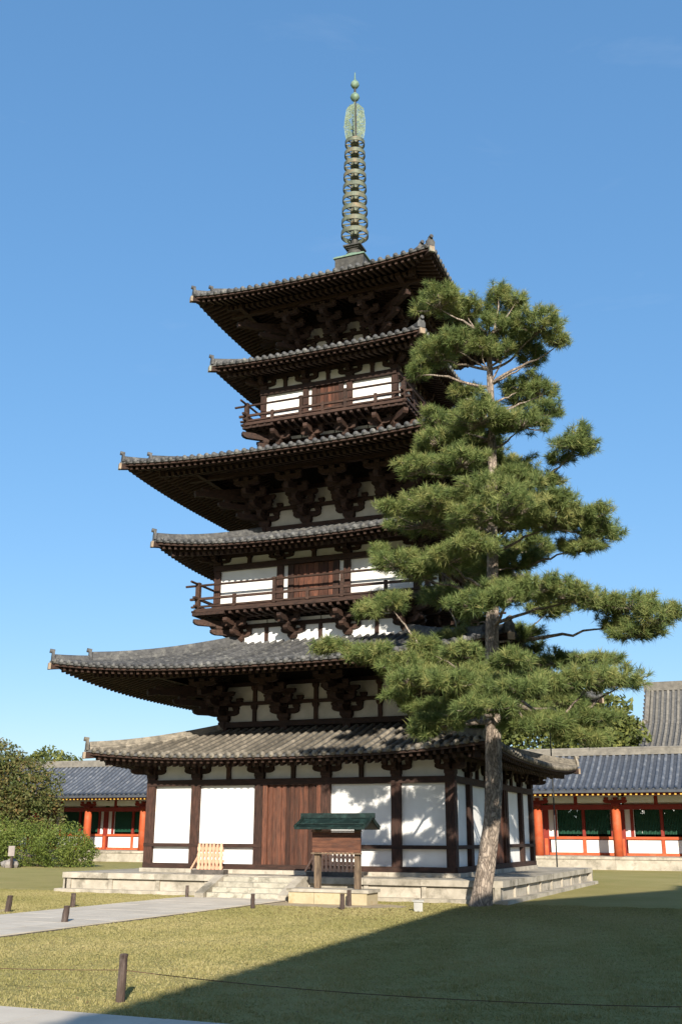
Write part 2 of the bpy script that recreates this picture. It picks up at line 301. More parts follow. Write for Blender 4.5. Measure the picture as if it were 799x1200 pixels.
# ------------------------------------------------------------------ stone platform with stairs
PH = 7.28
plat = thing('stone_platform', 'low pale stone platform with capstones and steps under the pagoda', 'platform')
core = MB().b2(-PH+.34, PH-.34, -PH+.34, PH-.34, 0, PZ-.012); core.build('floor_bed', G['stone'], plat)
NB = 8
for k in range(4):
    L_ = 2*(PH-.0); w = (2*PH-0.62)/NB
    cap = MB().box((0, 0, 0), (w-.008, 0.62, 0.17)).mesh('capstone', G['stone'])
    slab = MB().box((0, 0, 0), (w-.13, 0.10, PZ-.17-.10)).mesh('panel_stone', G['stone'])
    post = MB().box((0, 0, 0), (.14, 0.16, PZ-.17-.10)).mesh('strut_stone', G['stone'])
    foot = MB().box((0, 0, 0), (w-.008, 0.62, 0.11)).mesh('foot_stone', G['stone'])
    R_ = rotz(k*HP)
    for i in range(NB):
        x = -PH+(i+.5)*w
        put('capstone', cap, plat, None, k*HP, R_((x, -PH+.31, PZ-.085)))
        put('panel_stone', slab, plat, None, k*HP, R_((x+.02, -PH+.17, .10+(PZ-.27)/2)))
        put('strut_stone', post, plat, None, k*HP, R_((x-w/2+.07, -PH+.15, .10+(PZ-.27)/2)))
        put('foot_stone', foot, plat, None, k*HP, R_((x, -PH+.14, .05)))
    c = MB().box((0, 0, 0), (.61, .61, .172)).mesh('capstone', G['stone']); put('capstone', c, plat, None, k*HP, R_((PH-.31, -PH+.31, PZ-.085)))
    c = MB().box((0, 0, 0), (.22, .22, PZ-.27)).mesh('corner_post', G['stone']); put('corner_post', c, plat, None, k*HP, R_((PH-.18, -PH+.18, .10+(PZ-.27)/2)))
    c = MB().box((0, 0, 0), (.95, .95, .112)).mesh('foot_stone', G['stone']); put('foot_stone', c, plat, None, k*HP, R_((PH-.31, -PH+.31, .05)))
    # paving on top of the platform, inner ring
    pv = MB().box((0, 0, 0), (w-.008, 1.22, .05)).mesh('floor_slab', G['stone'])
    for i in range(NB):
        put('floor_slab', pv, plat, None, k*HP, R_((-PH+.62+(i+.5)*(2*PH-1.24-1.25)/NB, -PH+.62+.62, PZ-.03)))
for i in range(4):
    top = PZ-.02-i*.135; y0 = -PH-.01-i*.33
    for j in range(2):
        MB().b2(-1.18+j*1.18+.004, -1.18+(j+1)*1.18-.004, y0-.33, y0-.004, 0.0, top).build('step', G['stonestep'], plat)
for s in (-1, 1):
    poly = [(-PH-.02, 0), (-PH-.02, PZ+.02), (-PH-.30, PZ+.02), (-PH-1.52, .16), (-PH-1.52, 0)]
    MB().prism(poly, lambda a, w, z, s=s: (s*1.33+w, a, z), .29).build('stair_cheek', G['stone'], plat)

# ------------------------------------------------------------------ pagoda
PG = thing('pagoda', 'tall dark timber pagoda with six tiled roofs, white plaster walls and bronze spire', 'pagoda', (0, 0, PZ))
def arm(mb, c, Ln, h=.2, w=.17, ax='x', half=False):
    p = [(Ln/2, h), (Ln/2, .5*h), (Ln/2-.07, .18*h), (Ln/2-.2, 0)]
    p += [(-Ln/2+.2, 0), (-Ln/2+.07, .18*h), (-Ln/2, .5*h), (-Ln/2, h)] if not half else [(-Ln/2, 0), (-Ln/2, h)]
    if ax == 'x': mb.prism(p, lambda a, ww, z: (c[0]+a, c[1]+ww, c[2]+z), w)
    else: mb.prism(p, lambda a, ww, z: (c[0]+ww, c[1]-a, c[2]+z), w)
def masu(mb, c, s=.24, h=.14):
    mb.box((c[0], c[1], c[2]+h*.72), (s, s, h*.56)); mb.box((c[0], c[1], c[2]+h*.22), (s*.99, s*.99, h*.44), taper=.7)
def mitesaki(H):
    m = MB(); q = H/1.62
    masu(m, (0, 0, 0), .44, .26)
    z1 = .26; arm(m, (0, 0, z1), 1.12); arm(m, (0, -.22, z1-.003), .95, ax='y', half=True)
    for x in (-.46, 0, .46): masu(m, (x, 0, z1+.2))
    masu(m, (0, -.56, z1+.2))
    z2 = z1+.345; arm(m, (0, 0, z2), 1.42, w=.165); arm(m, (0, -.55, z2-.003), 1.5, ax='y', half=True); arm(m, (0, -.56, z2+.002), 1.0, w=.16)
    for x in (-.6, 0, .6): masu(m, (x, 0, z2+.2))
    for x in (-.4, 0, .4): masu(m, (x, -.56, z2+.2))
    masu(m, (0, -1.12, z2+.2))
    z3 = z2+.345; arm(m, (0, -1.12, z3), 1.0, w=.16); arm(m, (0, -.56, z3), 1.3, w=.16)
    m.bar((0, .3, z3+.62), (0, -1.95, z3+.02), .17, .2)
    for x in (-.4, 0, .4): masu(m, (x, -1.12, z3+.2))
    masu(m, (0, -1.72, z3+.16), .24, .13); arm(m, (0, -1.72, z3+.29), 1.05, .17, .16)
    for x in (-.42, 0, .42): masu(m, (x, -1.72, z3+.46), .22, .12)
    r = MB(); r.merge(m, lambda v: (v[0], v[1], v[2]*q)); return r
def mitesaki_corner(H):
    b = mitesaki(H); m = MB().merge(b); m.merge(b, lambda v: rotz(HP)((v[0]*.985, v[1]*.985, v[2]*.985)))
    d = MB(); q = H/1.62
    for z, ln in ((.26, 1.3), (.605, 2.1), (.95, 2.8)): arm(d, (0, -ln*.42, z), ln, .21, .19, ax='y', half=True)
    for z, y in ((.46, -.82), (.8, -1.6)): masu(d, (0, y, z), .26)
    d.bar((0, 0, 1.5), (0, -2.85, 1.02), .2, .22); masu(d, (0, -2.45, 1.14), .3, .16)
    m.merge(d, lambda v: rotz(HP/2)((v[0], v[1], v[2]*q))); return m
def hiramitsu(H, corner=False):
    m = MB(); q = H/.50
    masu(m, (0, 0, 0), .34, .19); arm(m, (0, 0, .19), .98, .17, .16); arm(m, (0, -.1, .188), .5, .165, .15, ax='y', half=True)
    for x in (-.4, 0, .4): masu(m, (x, 0, .36), .2, .14)
    masu(m, (0, -.3, .36), .18, .13)
    if corner:
        b = MB().merge(m); m.merge(b, lambda v: rotz(HP)((v[0]*.98, v[1]*.98, v[2]*.98)))
        d = MB(); arm(d, (0, -.3, .19), 1.0, .17, .16, ax='y', half=True); masu(d, (0, -.6, .36), .2, .14)
        m.merge(d, rotz(HP/2))
    r = MB(); r.merge(m, lambda v: (v[0], v[1], v[2]*q)); return r

class Roof:
    def __init__(s, e, ze, lift, rt, zt, dw, sl, tile, conc=.28):
        s.e, s.ze, s.lift, s.rt, s.zt, s.dw, s.sl, s.tile, s.conc = e, ze, lift, rt, zt, dw, sl, tile, conc
    def lf(s, x, d):
        return s.lift*min(1.0, abs(x)/s.e)**2.7*min(1.0, max(0, (d-s.rt)/(s.e-s.rt)))**1.0*1.0
    def surf(s, x, d):
        t = (s.e-d)/(s.e-s.rt); c = s.conc
        return s.ze+.06+(s.zt-s.ze-.06)*(t*(1-c)+c*t*t)+s.lf(x, d)
    def under(s, x, d): return s.ze-.16+(s.e-d)*s.sl+s.lf(x, d)*max(0, min(1, (d-s.dw)/(s.e-s.dw)))
    def row(s, x0, n=8):
        m = MB(); di = max(abs(x0)+.12, s.rt); r = .072
        ds = [s.e+.03-(s.e+.03-di)*(i/(n-1)) for i in range(n)]; vs = []; fs = []
        for d_ in ds:
            z = s.surf(x0, min(d_, s.e))+.012
            for k in range(6):
                t = math.pi*k/5; vs.append((x0+r*math.cos(t), -d_, z+r*1.05*math.sin(t)))
        for i in range(n-1):
            for k in range(5): fs.append((i*6+k, i*6+k+1, (i+1)*6+k+1, (i+1)*6+k))
        m.add(vs, fs)
        z = s.surf(x0, s.e)+.012; R1 = .094
        ring = [(x0+R1*math.cos(2*math.pi*k/12), -s.e-.035, z+R1*math.sin(2*math.pi*k/12)) for k in range(12)]
        ring2 = [(x_, y_+.05, z_) for x_, y_, z_ in ring]
        bs = [(x0+.05*math.cos(2*math.pi*k/8), -s.e-.05, z+.05*math.sin(2*math.pi*k/8)) for k in range(8)]
        m.add(ring+ring2, [tuple(range(11, -1, -1))]+[(k, (k+1) % 12, 12+(k+1) % 12, 12+k) for k in range(12)])
        m.add(bs+[(x_, y_+.02, z_) for x_, y_, z_ in bs], [tuple(range(7, -1, -1))]+[(k, (k+1) % 8, 8+(k+1) % 8, 8+k) for k in range(8)])
        return m
    def make(s, name, single, main, spacing=.30):
        e, rt = s.e, s.rt
        sheet = MB(); nt_, ns = 9, 40
        for k in range(4):
            R_ = rotz(k*HP); P = []
            for i in range(nt_+1):
                dd = e-(e-rt)*i/nt_
                P.append([R_((dd*(-1+2*j/ns), -dd, s.surf(dd*(-1+2*j/ns), dd))) for j in range(ns+1)])
            sheet.grid(P)
            sheet.grid([[R_((e*(-1+2*j/ns), -e, s.surf(e*(-1+2*j/ns), e)-h)) for j in range(ns+1)] for h in (.0, .06)])
            sheet.grid([[R_((dd*(-1+2*j/ns), -dd, s.surf(e*(-1+2*j/ns), e)-.06)) for j in range(ns+1)] for dd in (e, e-.18)])
        root = sheet.build(name, G['pan'], PG, smooth=False)
        n = int((e-.16)/spacing); tm = G[s.tile]; rest = MB()
        for k in range(4):
            for i in range(-n, n+1):
                m = s.row(i*spacing)
                if k in single: m.build('tile_row', tm, root, True, rz=k*HP)
                else: rest.merge(m, rotz(k*HP))
        if rest.v: rest.build('tile_rows', tm, root, True, 'stuff')
        # eave boards, rafters, soffit: one of each for a face, set four times round
        eb = MB(); seg = 16
        for j in range(seg):
            xa, xb = (e-.10)*(-1+2*j/seg), (e-.10)*(-1+2*(j+1)/seg)
            eb.bar((xa, -e+.10, s.under(xa, e-.1)+.105), (xb, -e+.10, s.under(xb, e-.1)+.105), .10, .085)
        di2 = e-(1.15 if main else .62); eb2 = MB()
        for j in range(seg):
            xa, xb = di2*(-1+2*j/seg), di2*(-1+2*(j+1)/seg)
            eb2.bar((xa, -di2+.06, s.under(xa, di2)-.085), (xb, -di2+.06, s.under(xb, di2)-.085), .09, .07)
        ebm = eb.mesh('eave_board', G['rafter']); eb2m = eb2.mesh('inner_eave_board', G['rafter'])
        rf = MB(); nr = int((e-.2)/.245)
        for i in range(-nr, nr+1):
            x = (i+.5)*.245
            if abs(x) > e-.25: continue
            a = max(di2-.5, abs(x)+.08); b = e-.16
            if b-a > .05: rf.bar((x, -b, s.under(x, b)), (x, -a, s.under(x, a)), .095, .115)
            a = max(s.dw-.05, abs(x)+.08); b = di2+.10
            if b-a > .05: rf.bar((x, -b, s.under(x, b)-.185), (x, -a, s.under(x, a)-.185), .11, .13)
        rfm = rf.mesh('rafters', G['rafter'])
        sf = MB(); P = []
        for i in range(6):
            dd = e-.06-(e-.06-s.dw+.1)*i/5; P.append([(dd*(-1+2*j/24), -dd, s.under(dd*(-1+2*j/24), dd)+.062) for j in range(25)])
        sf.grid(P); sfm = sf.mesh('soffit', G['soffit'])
        # hip: diagonal corner rafter, its pale end cover, the hip ridge and ornaments
        hp = MB(); a = s.dw; zc = lambda d_: s.under(d_, d_)
        hp.bar((a, -a, zc(a)-.1), (di2+.1, -di2-.1, zc(di2)-.16), .2, .26); hp.bar((a, -a, zc(a)+.02), (e-.03, -e+.03, zc(e)+.03), .18, .2)
        hpm = hp.mesh('corner_rafter', G['bracket'])
        q = Vector((1, -1, 0)).normalized()
        cpm = MB().bar((e-.03, -e+.03, zc(e)+.03), (e+.03, -e-.03, zc(e)+.033), .20, .215).mesh('rafter_end_cover', G['endcap'])
        def ridge(d0, d1, w, h):
            m = MB(); N_ = 9
            pts = [(d0+(d1-d0)*i/(N_-1)) for i in range(N_)]
            for u, v in zip(pts[:-1], pts[1:]):
                for lay in range(3):
                    hh = (h+.10)/3; zz = -.08+hh*(lay+.5); ww = w*(1-.12*lay)
                    m.bar((u, -u, s.surf(u, u)+zz), (v, -v, s.surf(v, v)+zz), ww, hh-.008)
            m.tube([(u, -u, s.surf(u, u)+.02+h+.02) for u in pts], .078, 8)
            return m
        def oni(d_, w, h):
            m = MB(); P0 = Vector((d_, -d_, s.surf(d_, d_)))
            t = Vector((1, 1, 0)).normalized()
            poly = [(-w/2, -.02), (w/2, -.02), (w/2*1.05, h*.5), (w*.34, h*.72), (w*.2, h*.98), (0, h*1.08), (-w*.2, h*.98), (-w*.34, h*.72), (-w/2*1.05, h*.5)]
            m.prism(poly, lambda a_, ww, z: tuple(P0+t*a_+q*ww+Vector((0, 0, z))), .09)
            m.tube([P0+q*-.05+Vector((0, 0, h*.98)), P0+q*.12+Vector((0, 0, h*1.04))], .075, 8)
            return m
        if main:
            brk = e*.875
            rds = [ridge(rt+.05, brk, .27, .25), ridge(brk+.08, e-.12, .22, .12)]; ons = [oni(brk+.05, .36, .40), oni(e-.07, .32, .33)]
        else:
            rds = [ridge(rt+.02, e-.12, .23, .15)]; ons = [oni(e-.06, .30, .34)]
        rdm = [r_.mesh('hip_ridge', tm) for r_ in rds]; onm = [o_.mesh('ridge_end_tile', tm) for o_ in ons]
        for k in range(4):
            dz = (0, 0, .003*(k % 2))
            put('eave_board', ebm, root, None, k*HP, dz); put('inner_eave_board', eb2m, root, None, k*HP, dz); put('rafters', rfm, root, 'stuff', k*HP); put('soffit', sfm, root, None, k*HP)
            put('corner_rafter', hpm, root, None, k*HP); put('rafter_end_cover', cpm, root, None, k*HP)
            for r_ in rdm: put('hip_ridge', r_, root, None, k*HP)
            for r_ in onm: put('ridge_end_tile', r_, root, None, k*HP)
        return root
R1m = Roof(7.0, 3.52, .32, 3.50, 4.74, 5.2, .30, 'tilebrown', .12)
R1 = Roof(7.98, 6.28, .48, 2.9, 7.98, 3.5, .27, 'tile')
R2m = Roof(5.68, 11.0, .42, 2.55, 12.25, 3.8, .30, 'tile', .15)
R2 = Roof(6.64, 13.95, .29, 2.0, 15.42, 2.6, .27, 'tile', .34)
R3m = Roof(4.37, 18.62, .14, 1.55, 19.75, 2.7, .30, 'tile', .15)
R3 = Roof(4.99, 21.38, .25, .62, 23.75, 1.6, .27, 'tile', .4)
R1m.make('skirt_roof', (0, 1), False); R1.make('main_roof', (0,), True)
R2m.make('skirt_roof', (0,), False, .285); R2.make('main_roof', (0,), True)
R3m.make('skirt_roof', (0,), False, .285); R3.make('main_roof', (0,), True)

def ring4(mesh, name, parent=PG, dz=0.0, kind=None):
    for k in range(4): put(name, mesh, parent, kind, k*HP, (0, 0, dz*(k % 2)))
def planks(parent_name, x0, x1, y, z0, z1, n, k):
    dr = put(parent_name, None, PG, None, k*HP)
    w = (x1-x0)/n
    bk = MB().b2(x0, x1, y+.05, y+.09, z0, z1); bk.build('door_backing', G['wood'], dr)
    for i in range(n):
        MB().b2(x0+i*w+.006, x0+(i+1)*w-.006, y-.02+random.uniform(-.012, .012), y+.045, z0, z1).build('plank', G['door'], dr)
    return dr
# ---- skirt-roof storeys: columns, rails, plaster panels, doors, small brackets
def skirt_wall(h, cols, z0, zrail, zhead, zfr, zpl, cw, door, nplank, strut_bays, jamb):
    y = -h
    cm = MB().b2(-cw/2, cw/2, -cw/2, cw/2, z0, zpl-.02).mesh('column', G['wood'])
    for k in range(4):
        R_ = rotz(k*HP)
        for x in cols[:-1]: put('column', cm, PG, None, k*HP, R_((x, y, 0)))
    head = MB().b2(-h-.10, h+.10, y-.17, y+.05, zhead, zhead+.2).mesh('head_beam', G['beamwood']); ring4(head, 'head_beam', dz=.004)
    sill = MB().b2(-h-.12, h+.12, y-.18, y+.05, z0-.02, z0+.14).mesh('sill_beam', G['beamwood']); ring4(sill, 'sill_beam', dz=.004)
    purl = MB().b2(-h-.45, h+.45, y-.09, y+.09, zpl, zpl+.2).mesh('eave_purlin', G['beamwood']); ring4(purl, 'eave_purlin', dz=.005)
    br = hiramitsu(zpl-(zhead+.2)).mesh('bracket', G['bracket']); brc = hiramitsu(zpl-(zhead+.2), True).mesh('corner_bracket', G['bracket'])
    st = MB(); st.b2(-.07, .07, -.06, .06, 0, (zpl-zhead-.2)*.7); masu(st, (0, 0, (zpl-zhead-.2)*.7), .2, (zpl-zhead-.2)*.3); stm = st.mesh('strut', G['wood'])
    for k in range(4):
        R_ = rotz(k*HP)
        for x in cols[1:-1]: put('bracket', br, PG, None, k*HP, R_((x, y, zhead+.2)))
        put('corner_bracket', brc, PG, None, k*HP, R_((h, y, zhead+.2)))
        for i, (a, b) in enumerate(zip(cols[:-1], cols[1:])):
            a2, b2 = a+cw/2, b-cw/2
            if i in strut_bays: put('strut', stm, PG, None, k*HP, R_(((a+b)/2, y-.02, zhead+.2)))
            # frieze panels
            cuts = [(a+.02, (a+b)/2-.02), ((a+b)/2+.02, b-.02)] if i in strut_bays else [(a+.02, b-.02)]
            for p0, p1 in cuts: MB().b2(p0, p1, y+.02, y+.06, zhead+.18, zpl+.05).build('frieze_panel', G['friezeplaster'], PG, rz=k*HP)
            if i == door:
                j = jamb
                if j > .3:
                    for s0, s1 in ((a2, a2+j*.45), (b2-j*.45, b2)): MB().b2(s0, s1, y+.0, y+.05, z0+.12, zhead+.01).build('wall_panel', G['plaster'], PG, rz=k*HP)
                    for s0 in (a2+j*.45, b2-j): MB().b2(s0, s0+j*.55, y-.09, y+.06, z0+.1, zhead+.01).build('door_jamb', G['wood'], PG, rz=k*HP)
                    planks('door', a2+j, b2-j, y-.02, z0+.13, zhead+.02, nplank, k)
                else:
                    for s0 in (a2, b2-.16): MB().b2(s0, s0+.16, y-.12, y+.06, z0+.1, zhead+.01).build('door_jamb', G['door'], PG, rz=k*HP)
                    planks('door', a2+.16, b2-.16, y-.02, z0+.13, zhead+.02, nplank, k)
            else:
                if zrail:
                    MB().b2(a2, b2, y+.0, y+.05, z0+.12, zrail).build('wall_panel', G['plaster'], PG, rz=k*HP)
                    MB().b2(a2, b2, y+.0, y+.05, zrail+.1, zhead+.01).build('wall_panel', G['plaster'], PG, rz=k*HP)
                else:
                    MB().b2(a2, b2, y+.0, y+.05, z0+.12, zhead+.01).build('wall_panel', G['plaster'], PG, rz=k*HP)
        if zrail:
            segs = ((-h-.15, cols[door]+cw/2), (cols[door+1]-cw/2, h+.15))
            for s0, s1 in segs: MB().b2(s0, s1, y-.165, y+.06, zrail-.005, zrail+.105).build('waist_rail', G['beamwood'], PG, rz=k*HP, loc=(0, 0, .004*(k % 2)))
skirt_wall(5.29, [-5.29, -3.55, -1.183, 1.183, 3.55, 5.29], .14, .80, 2.74, None, 3.44, .30, 2, 11, (1, 2, 3), .16)
skirt_wall(3.87, [-3.87, -1.30, 1.30, 3.87], 9.05, None, 10.50, None, 11.0, .24, 1, 8, (0, 1, 2), .42)
skirt_wall(2.75, [-2.75, -.92, .92, 2.75], 16.62, None, 17.86, None, 18.52, .22, 1, 6, (0, 1, 2), .34)
for k in range(4):
    for i in range(6):
        MB().b2(-5.49+i*1.765+.004, -5.49+(i+1)*1.765-.004, -5.56, -5.1, -.02, .118).build('plinth_stone', G['stone'], PG, rz=k*HP, loc=(0, 0, .003*(k % 2)))
MB().b2(-5.2, 5.2, -5.2, 5.2, -.03, .04).build('inner_floor', G['stone'], PG)

# ---- core bodies under the main roofs: beams, two rows of plaster, big brackets
def core_body(c, cols, zb, H, strut, ztop, roof):
    y = -c
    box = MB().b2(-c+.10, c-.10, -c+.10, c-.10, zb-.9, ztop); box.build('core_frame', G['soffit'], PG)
    bm = MB().b2(-c-.2, c+.2, y-.16, y+.06, zb-.19, zb).mesh('head_beam', G['beamwood']); ring4(bm, 'head_beam', dz=.004)
    lb = MB().b2(-c-.12, c+.12, y-.13, y+.06, zb-.46, zb-.30).mesh('tie_beam', G['beamwood']); ring4(lb, 'tie_beam', dz=.004)
    r1 = H*.40; r2 = H*.48
    mb_ = MB().b2(-c-.55, c+.55, y-.10, y+.08, zb+r1, zb+r2).mesh('bracket_tie_beam', G['beamwood']); ring4(mb_, 'bracket_tie_beam', dz=.004)
    tb = MB().b2(-c-.7, c+.7, y-.10, y+.08, zb+H*.86, zb+H*.95).mesh('bracket_tie_beam', G['beamwood']); ring4(tb, 'bracket_tie_beam', dz=.004)
    cr_ = 1.72; zp = zb+H*.985; pu = MB().b2(-c-cr_-.7, c+cr_+.7, y-cr_-.09, y-cr_+.09, zp, zp+.17).mesh('eave_purlin', G['beamwood']); ring4(pu, 'eave_purlin', dz=.005)
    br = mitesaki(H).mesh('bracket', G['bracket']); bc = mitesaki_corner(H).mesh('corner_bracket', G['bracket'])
    s1 = MB(); s1.b2(-.07, .07, -.07, .05, 0, r1*.72); masu(s1, (0, -.02, r1*.72), .22, r1*.27); s1m = s1.mesh('strut', G['wood'])
    s2 = MB(); s2.b2(-.07, .07, -.07, .05, r2, r2+(H*.86-r2)*.7); masu(s2, (0, -.02, r2+(H*.86-r2)*.7), .22, (H*.86-r2)*.28); s2m = s2.mesh('strut', G['wood'])
    cm = MB().b2(-.14, .14, -.14, .14, zb-.95, zb-.01).mesh('column', G['wood'])
    for k in range(4):
        R_ = rotz(k*HP)
        for x in cols[1:-1]: put('bracket', br, PG, None, k*HP, R_((x, y, zb)))
        for x in cols[:-1]: put('column', cm, PG, None, k*HP, R_((x, y, 0)))
        put('corner_bracket', bc, PG, None, k*HP, R_((c, y, zb)))
        for a, b in zip(cols[:-1], cols[1:]):
            m_ = (a+b)/2
            for z0, z1 in ((zb, zb+r1), (zb+r2, zb+H*.86)):
                cuts = [(a+.02, m_-.02), (m_+.02, b-.02)] if strut else [(a+.02, b-.02)]
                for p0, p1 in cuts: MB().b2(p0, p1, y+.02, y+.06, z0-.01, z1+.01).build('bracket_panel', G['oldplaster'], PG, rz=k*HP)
            if strut:
                put('strut', s1m, PG, None, k*HP, R_((m_, y, zb))); put('strut', s2m, PG, None, k*HP, R_((m_, y, zb)))
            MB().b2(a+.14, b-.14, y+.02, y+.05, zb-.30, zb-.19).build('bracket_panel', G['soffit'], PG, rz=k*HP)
core_body(3.55, [-3.55, -1.183, 1.183, 3.55], 5.00, 1.46, True, 7.2, R1)
core_body(2.60, [-2.60, -.87, .87, 2.60], 12.40, 1.62, False, 14.9, R2)
core_body(1.60, [-1.60, 0, 1.60], 19.92, 1.35, False, 22.4, R3)

# ---- balconies
def balcony(h, zf, kh, kcols, zk0, wallh, colx, zrail):
    fl = MB().b2(-h, h, -h, h, zf, zf+.06); root = fl.build('balcony', G['rail'], PG)
    eb = MB().b2(-h-.06, h+.06, -h-.06, -h+.12, zf-.08, zf-.01).mesh('edge_beam', G['rail'])
    for k in range(4): put('edge_beam', eb, root, None, k*HP, (0, 0, .004*(k % 2)))
    jo = MB(); n = int(h/.3)
    for i in range(-n, n+1): jo.b2(i*.3-.05, i*.3+.05, -h-.02, -kh, zf-.19, zf-.085)
    jm = jo.mesh('joists', G['rail'])
    for k in range(4): put('joists', jm, root, 'stuff', k*HP)
    # rails
    rails = [(zf+.16, .10, .065), (zf+.45*zrail/.95, .09, .085)]
    for k in range(4):
        for i, (z, w, hh) in enumerate(rails):
            MB().b2(-h-.16-.06*i, h+.16+.06*i, -h+.06, -h+.06+w, z-hh/2, z+hh/2).build('rail', G['rail'], root, rz=k*HP, loc=(0, 0, .006*(k % 2)))
        MB().tube([(-h-.42, -h+.105, zf+zrail), (h+.42, -h+.105, zf+zrail)], .045, 8).build('rail', G['rail'], root, rz=k*HP, loc=(0, 0, .05*(k % 2)))
        R_ = rotz(k*HP)
        tall = MB(); tall.b2(-.06, .06, -.06, .06, 0, zrail-.10); masu(tall, (0, 0, zrail-.12), .15, .09); tm = tall.mesh('rail_post', G['rail'])
        short = MB().b2(-.055, .055, -.055, .055, 0, .45*zrail/.95).mesh('rail_post', G['rail'])
        for x in colx[1:-1]: put('rail_post', tm, root, None, k*HP, R_((x, -h+.105, zf+.09)))
        for a, b in zip(colx[:-1], colx[1:]): put('rail_post', short, root, None, k*HP, R_(((a+b)/2, -h+.105, zf+.09)))
        cp = MB().b2(-.08, .08, -.08, .08, 0, zrail+.02).mesh('rail_post', G['rail']); put('rail_post', cp, root, None, k*HP, R_((h-.105, -h+.105, zf+.09)))
    # waist wall below with its two-step brackets
    H = zf-.20-zk0
    bx = MB().b2(-kh+.08, kh-.08, -kh+.08, kh-.08, zk0-.6, zf-.01); bx.build('waist_frame', G['soffit'], PG)
    b = MB(); masu(b, (0, 0, .02), .34, H*.25); arm(b, (0, 0, H*.26), .95, H*.22, .16); arm(b, (0, -.25, H*.26-.003), .95, H*.22, .17, ax='y', half=True)
    for x in (-.38, 0, .38): masu(b, (x, 0, H*.48), .2, H*.16)
    masu(b, (0, -.55, H*.48), .22, H*.16); arm(b, (0, -.5, H*.64), (h-kh-.35)*1.0+.6, H*.24, .17, ax='y', half=True); arm(b, (0, -.55, H*.64), .95, H*.22, .15)
    for x in (-.38, .38): masu(b, (x, -.55, H*.86), .2, H*.14)
    bm = b.mesh('waist_bracket', G['rail'])
    cb = MB().merge(b); cb.merge(b, lambda v: rotz(HP)((v[0]*.985, v[1]*.985, v[2]*.985)))
    dg = MB(); arm(dg, (0, -.45, H*.26), 1.4, H*.22, .19, ax='y', half=True); arm(dg, (0, -.8, H*.62), 2.0, H*.25, .19, ax='y', half=True); masu(dg, (0, -.85, H*.48), .24, H*.16)
    cb.merge(dg, rotz(HP/2)); cbm = cb.mesh('waist_corner_bracket', G['rail'])
    tie = MB().b2(-kh-.5, kh+.5, -kh-.07, -kh+.05, zk0+H*.60, zk0+H*.78).mesh('waist_beam', G['beamwood'])
    out = MB().b2(-kh-1.1, kh+1.1, -kh-.63, -kh-.48, zk0+H*1.0, zk0+H*1.0+.12).mesh('waist_beam', G['beamwood'])
    sm = MB().b2(-.065, .065, -.05, .05, 0, H*.6).mesh('strut', G['wood'])
    for k in range(4):
        R_ = rotz(k*HP)
        put('waist_beam', tie, PG, None, k*HP, (0, 0, .004*(k % 2))); put('waist_beam', out, PG, None, k*HP, (0, 0, .004*(k % 2)))
        for x in kcols[1:-1]: put('waist_bracket', bm, PG, None, k*HP, R_((x, -kh, zk0)))
        put('waist_corner_bracket', cbm, PG, None, k*HP, R_((kh, -kh, zk0)))
        for a, b_ in zip(kcols[:-1], kcols[1:]):
            m_ = (a+b_)/2
            for p0, p1 in ((a+.02, m_-.02), (m_+.02, b_-.02)): MB().b2(p0, p1, -kh+.01, -kh+.04, zk0-.3, zk0+H*.95).build('waist_panel', G['plaster'], PG, rz=k*HP)
            put('strut', sm, PG, None, k*HP, R_((m_, -kh-.02, zk0)))
balcony(4.50, 8.96, 3.22, [-3.22, -1.07, 1.07, 3.22], 7.92, 3.87, [-4.5, -1.3, 1.3, 4.5], .95)
balcony(3.36, 16.52, 2.1, [-2.1, -.7, .7, 2.1], 15.38, 2.75, [-3.36, -.92, .92, 3.36], .80)

# ---- bronze spire
sp = MB()
sp.lathe([(.16, 25.15), (.15, 26), (.12, 28.5), (.095, 31.0), (.06, 33.0), (.045, 34.3)], n=14)
spire = sp.build('spire', G['copdark'], PG, True)
m = MB(); m.box((0, 0, 24.2), (1.30, 1.30, 1.06)); m.build('dew_basin', G['copdark'], spire)
m = MB(); m.box((0, 0, 24.76), (1.42, 1.42, .055)); m.box((0, 0, 24.82), (1.28, 1.28, .06)); m.lathe([(.62, 24.85), (.52, 24.98), (.40, 25.06)], n=20); m.build('basin_cover', G['copgreen'], spire)
m = MB(); m.lathe([(.40, 25.05), (.37, 25.18), (.28, 25.32), (.22, 25.36)], n=20); m.build('inverted_bowl', G['copdark'], spire, True)
m = MB(); m.box((0, 0, 25.48), (.78, .78, .07)); m.box((0, 0, 25.42), (.62, .62, .06)); m.box((0, 0, 25.37), (.48, .48, .06)); m.build('flower_plate', G['copdark'], spire)
for i in range(9):
    z = 26.15+i*.583; R0 = .60-.155*i/8; hh = .215-.03*i/8
    m = MB(); n = 36; vs = []; fs = []
    for k in range(n):
        t = 2*math.pi*k/n
        for r_, dz in ((R0, -hh/2), (R0, hh/2), (R0-.035, hh/2), (R0-.035, -hh/2)): vs.append((r_*math.cos(t), r_*math.sin(t), z+dz))
    for k in range(n):
        for j in range(4): a_ = k*4+j; b_ = k*4+(j+1) % 4; c_ = ((k+1) % n)*4+(j+1) % 4; d_ = ((k+1) % n)*4+j; fs.append((a_, b_, c_, d_))
    m.add(vs, fs)
    for k in range(8):
        t = math.pi*k/4+.2; m.bar((.14*math.cos(t), .14*math.sin(t), z), ((R0-.02)*math.cos(t), (R0-.02)*math.sin(t), z), .035, .05)
    rg = m.build('spire_ring', G['copper'], spire)
    MB().lathe([(.15, z-.14), (.19, z-.10), (.19, z+.10), (.15, z+.14)], n=16).build('hub', G['copper'], rg, True)
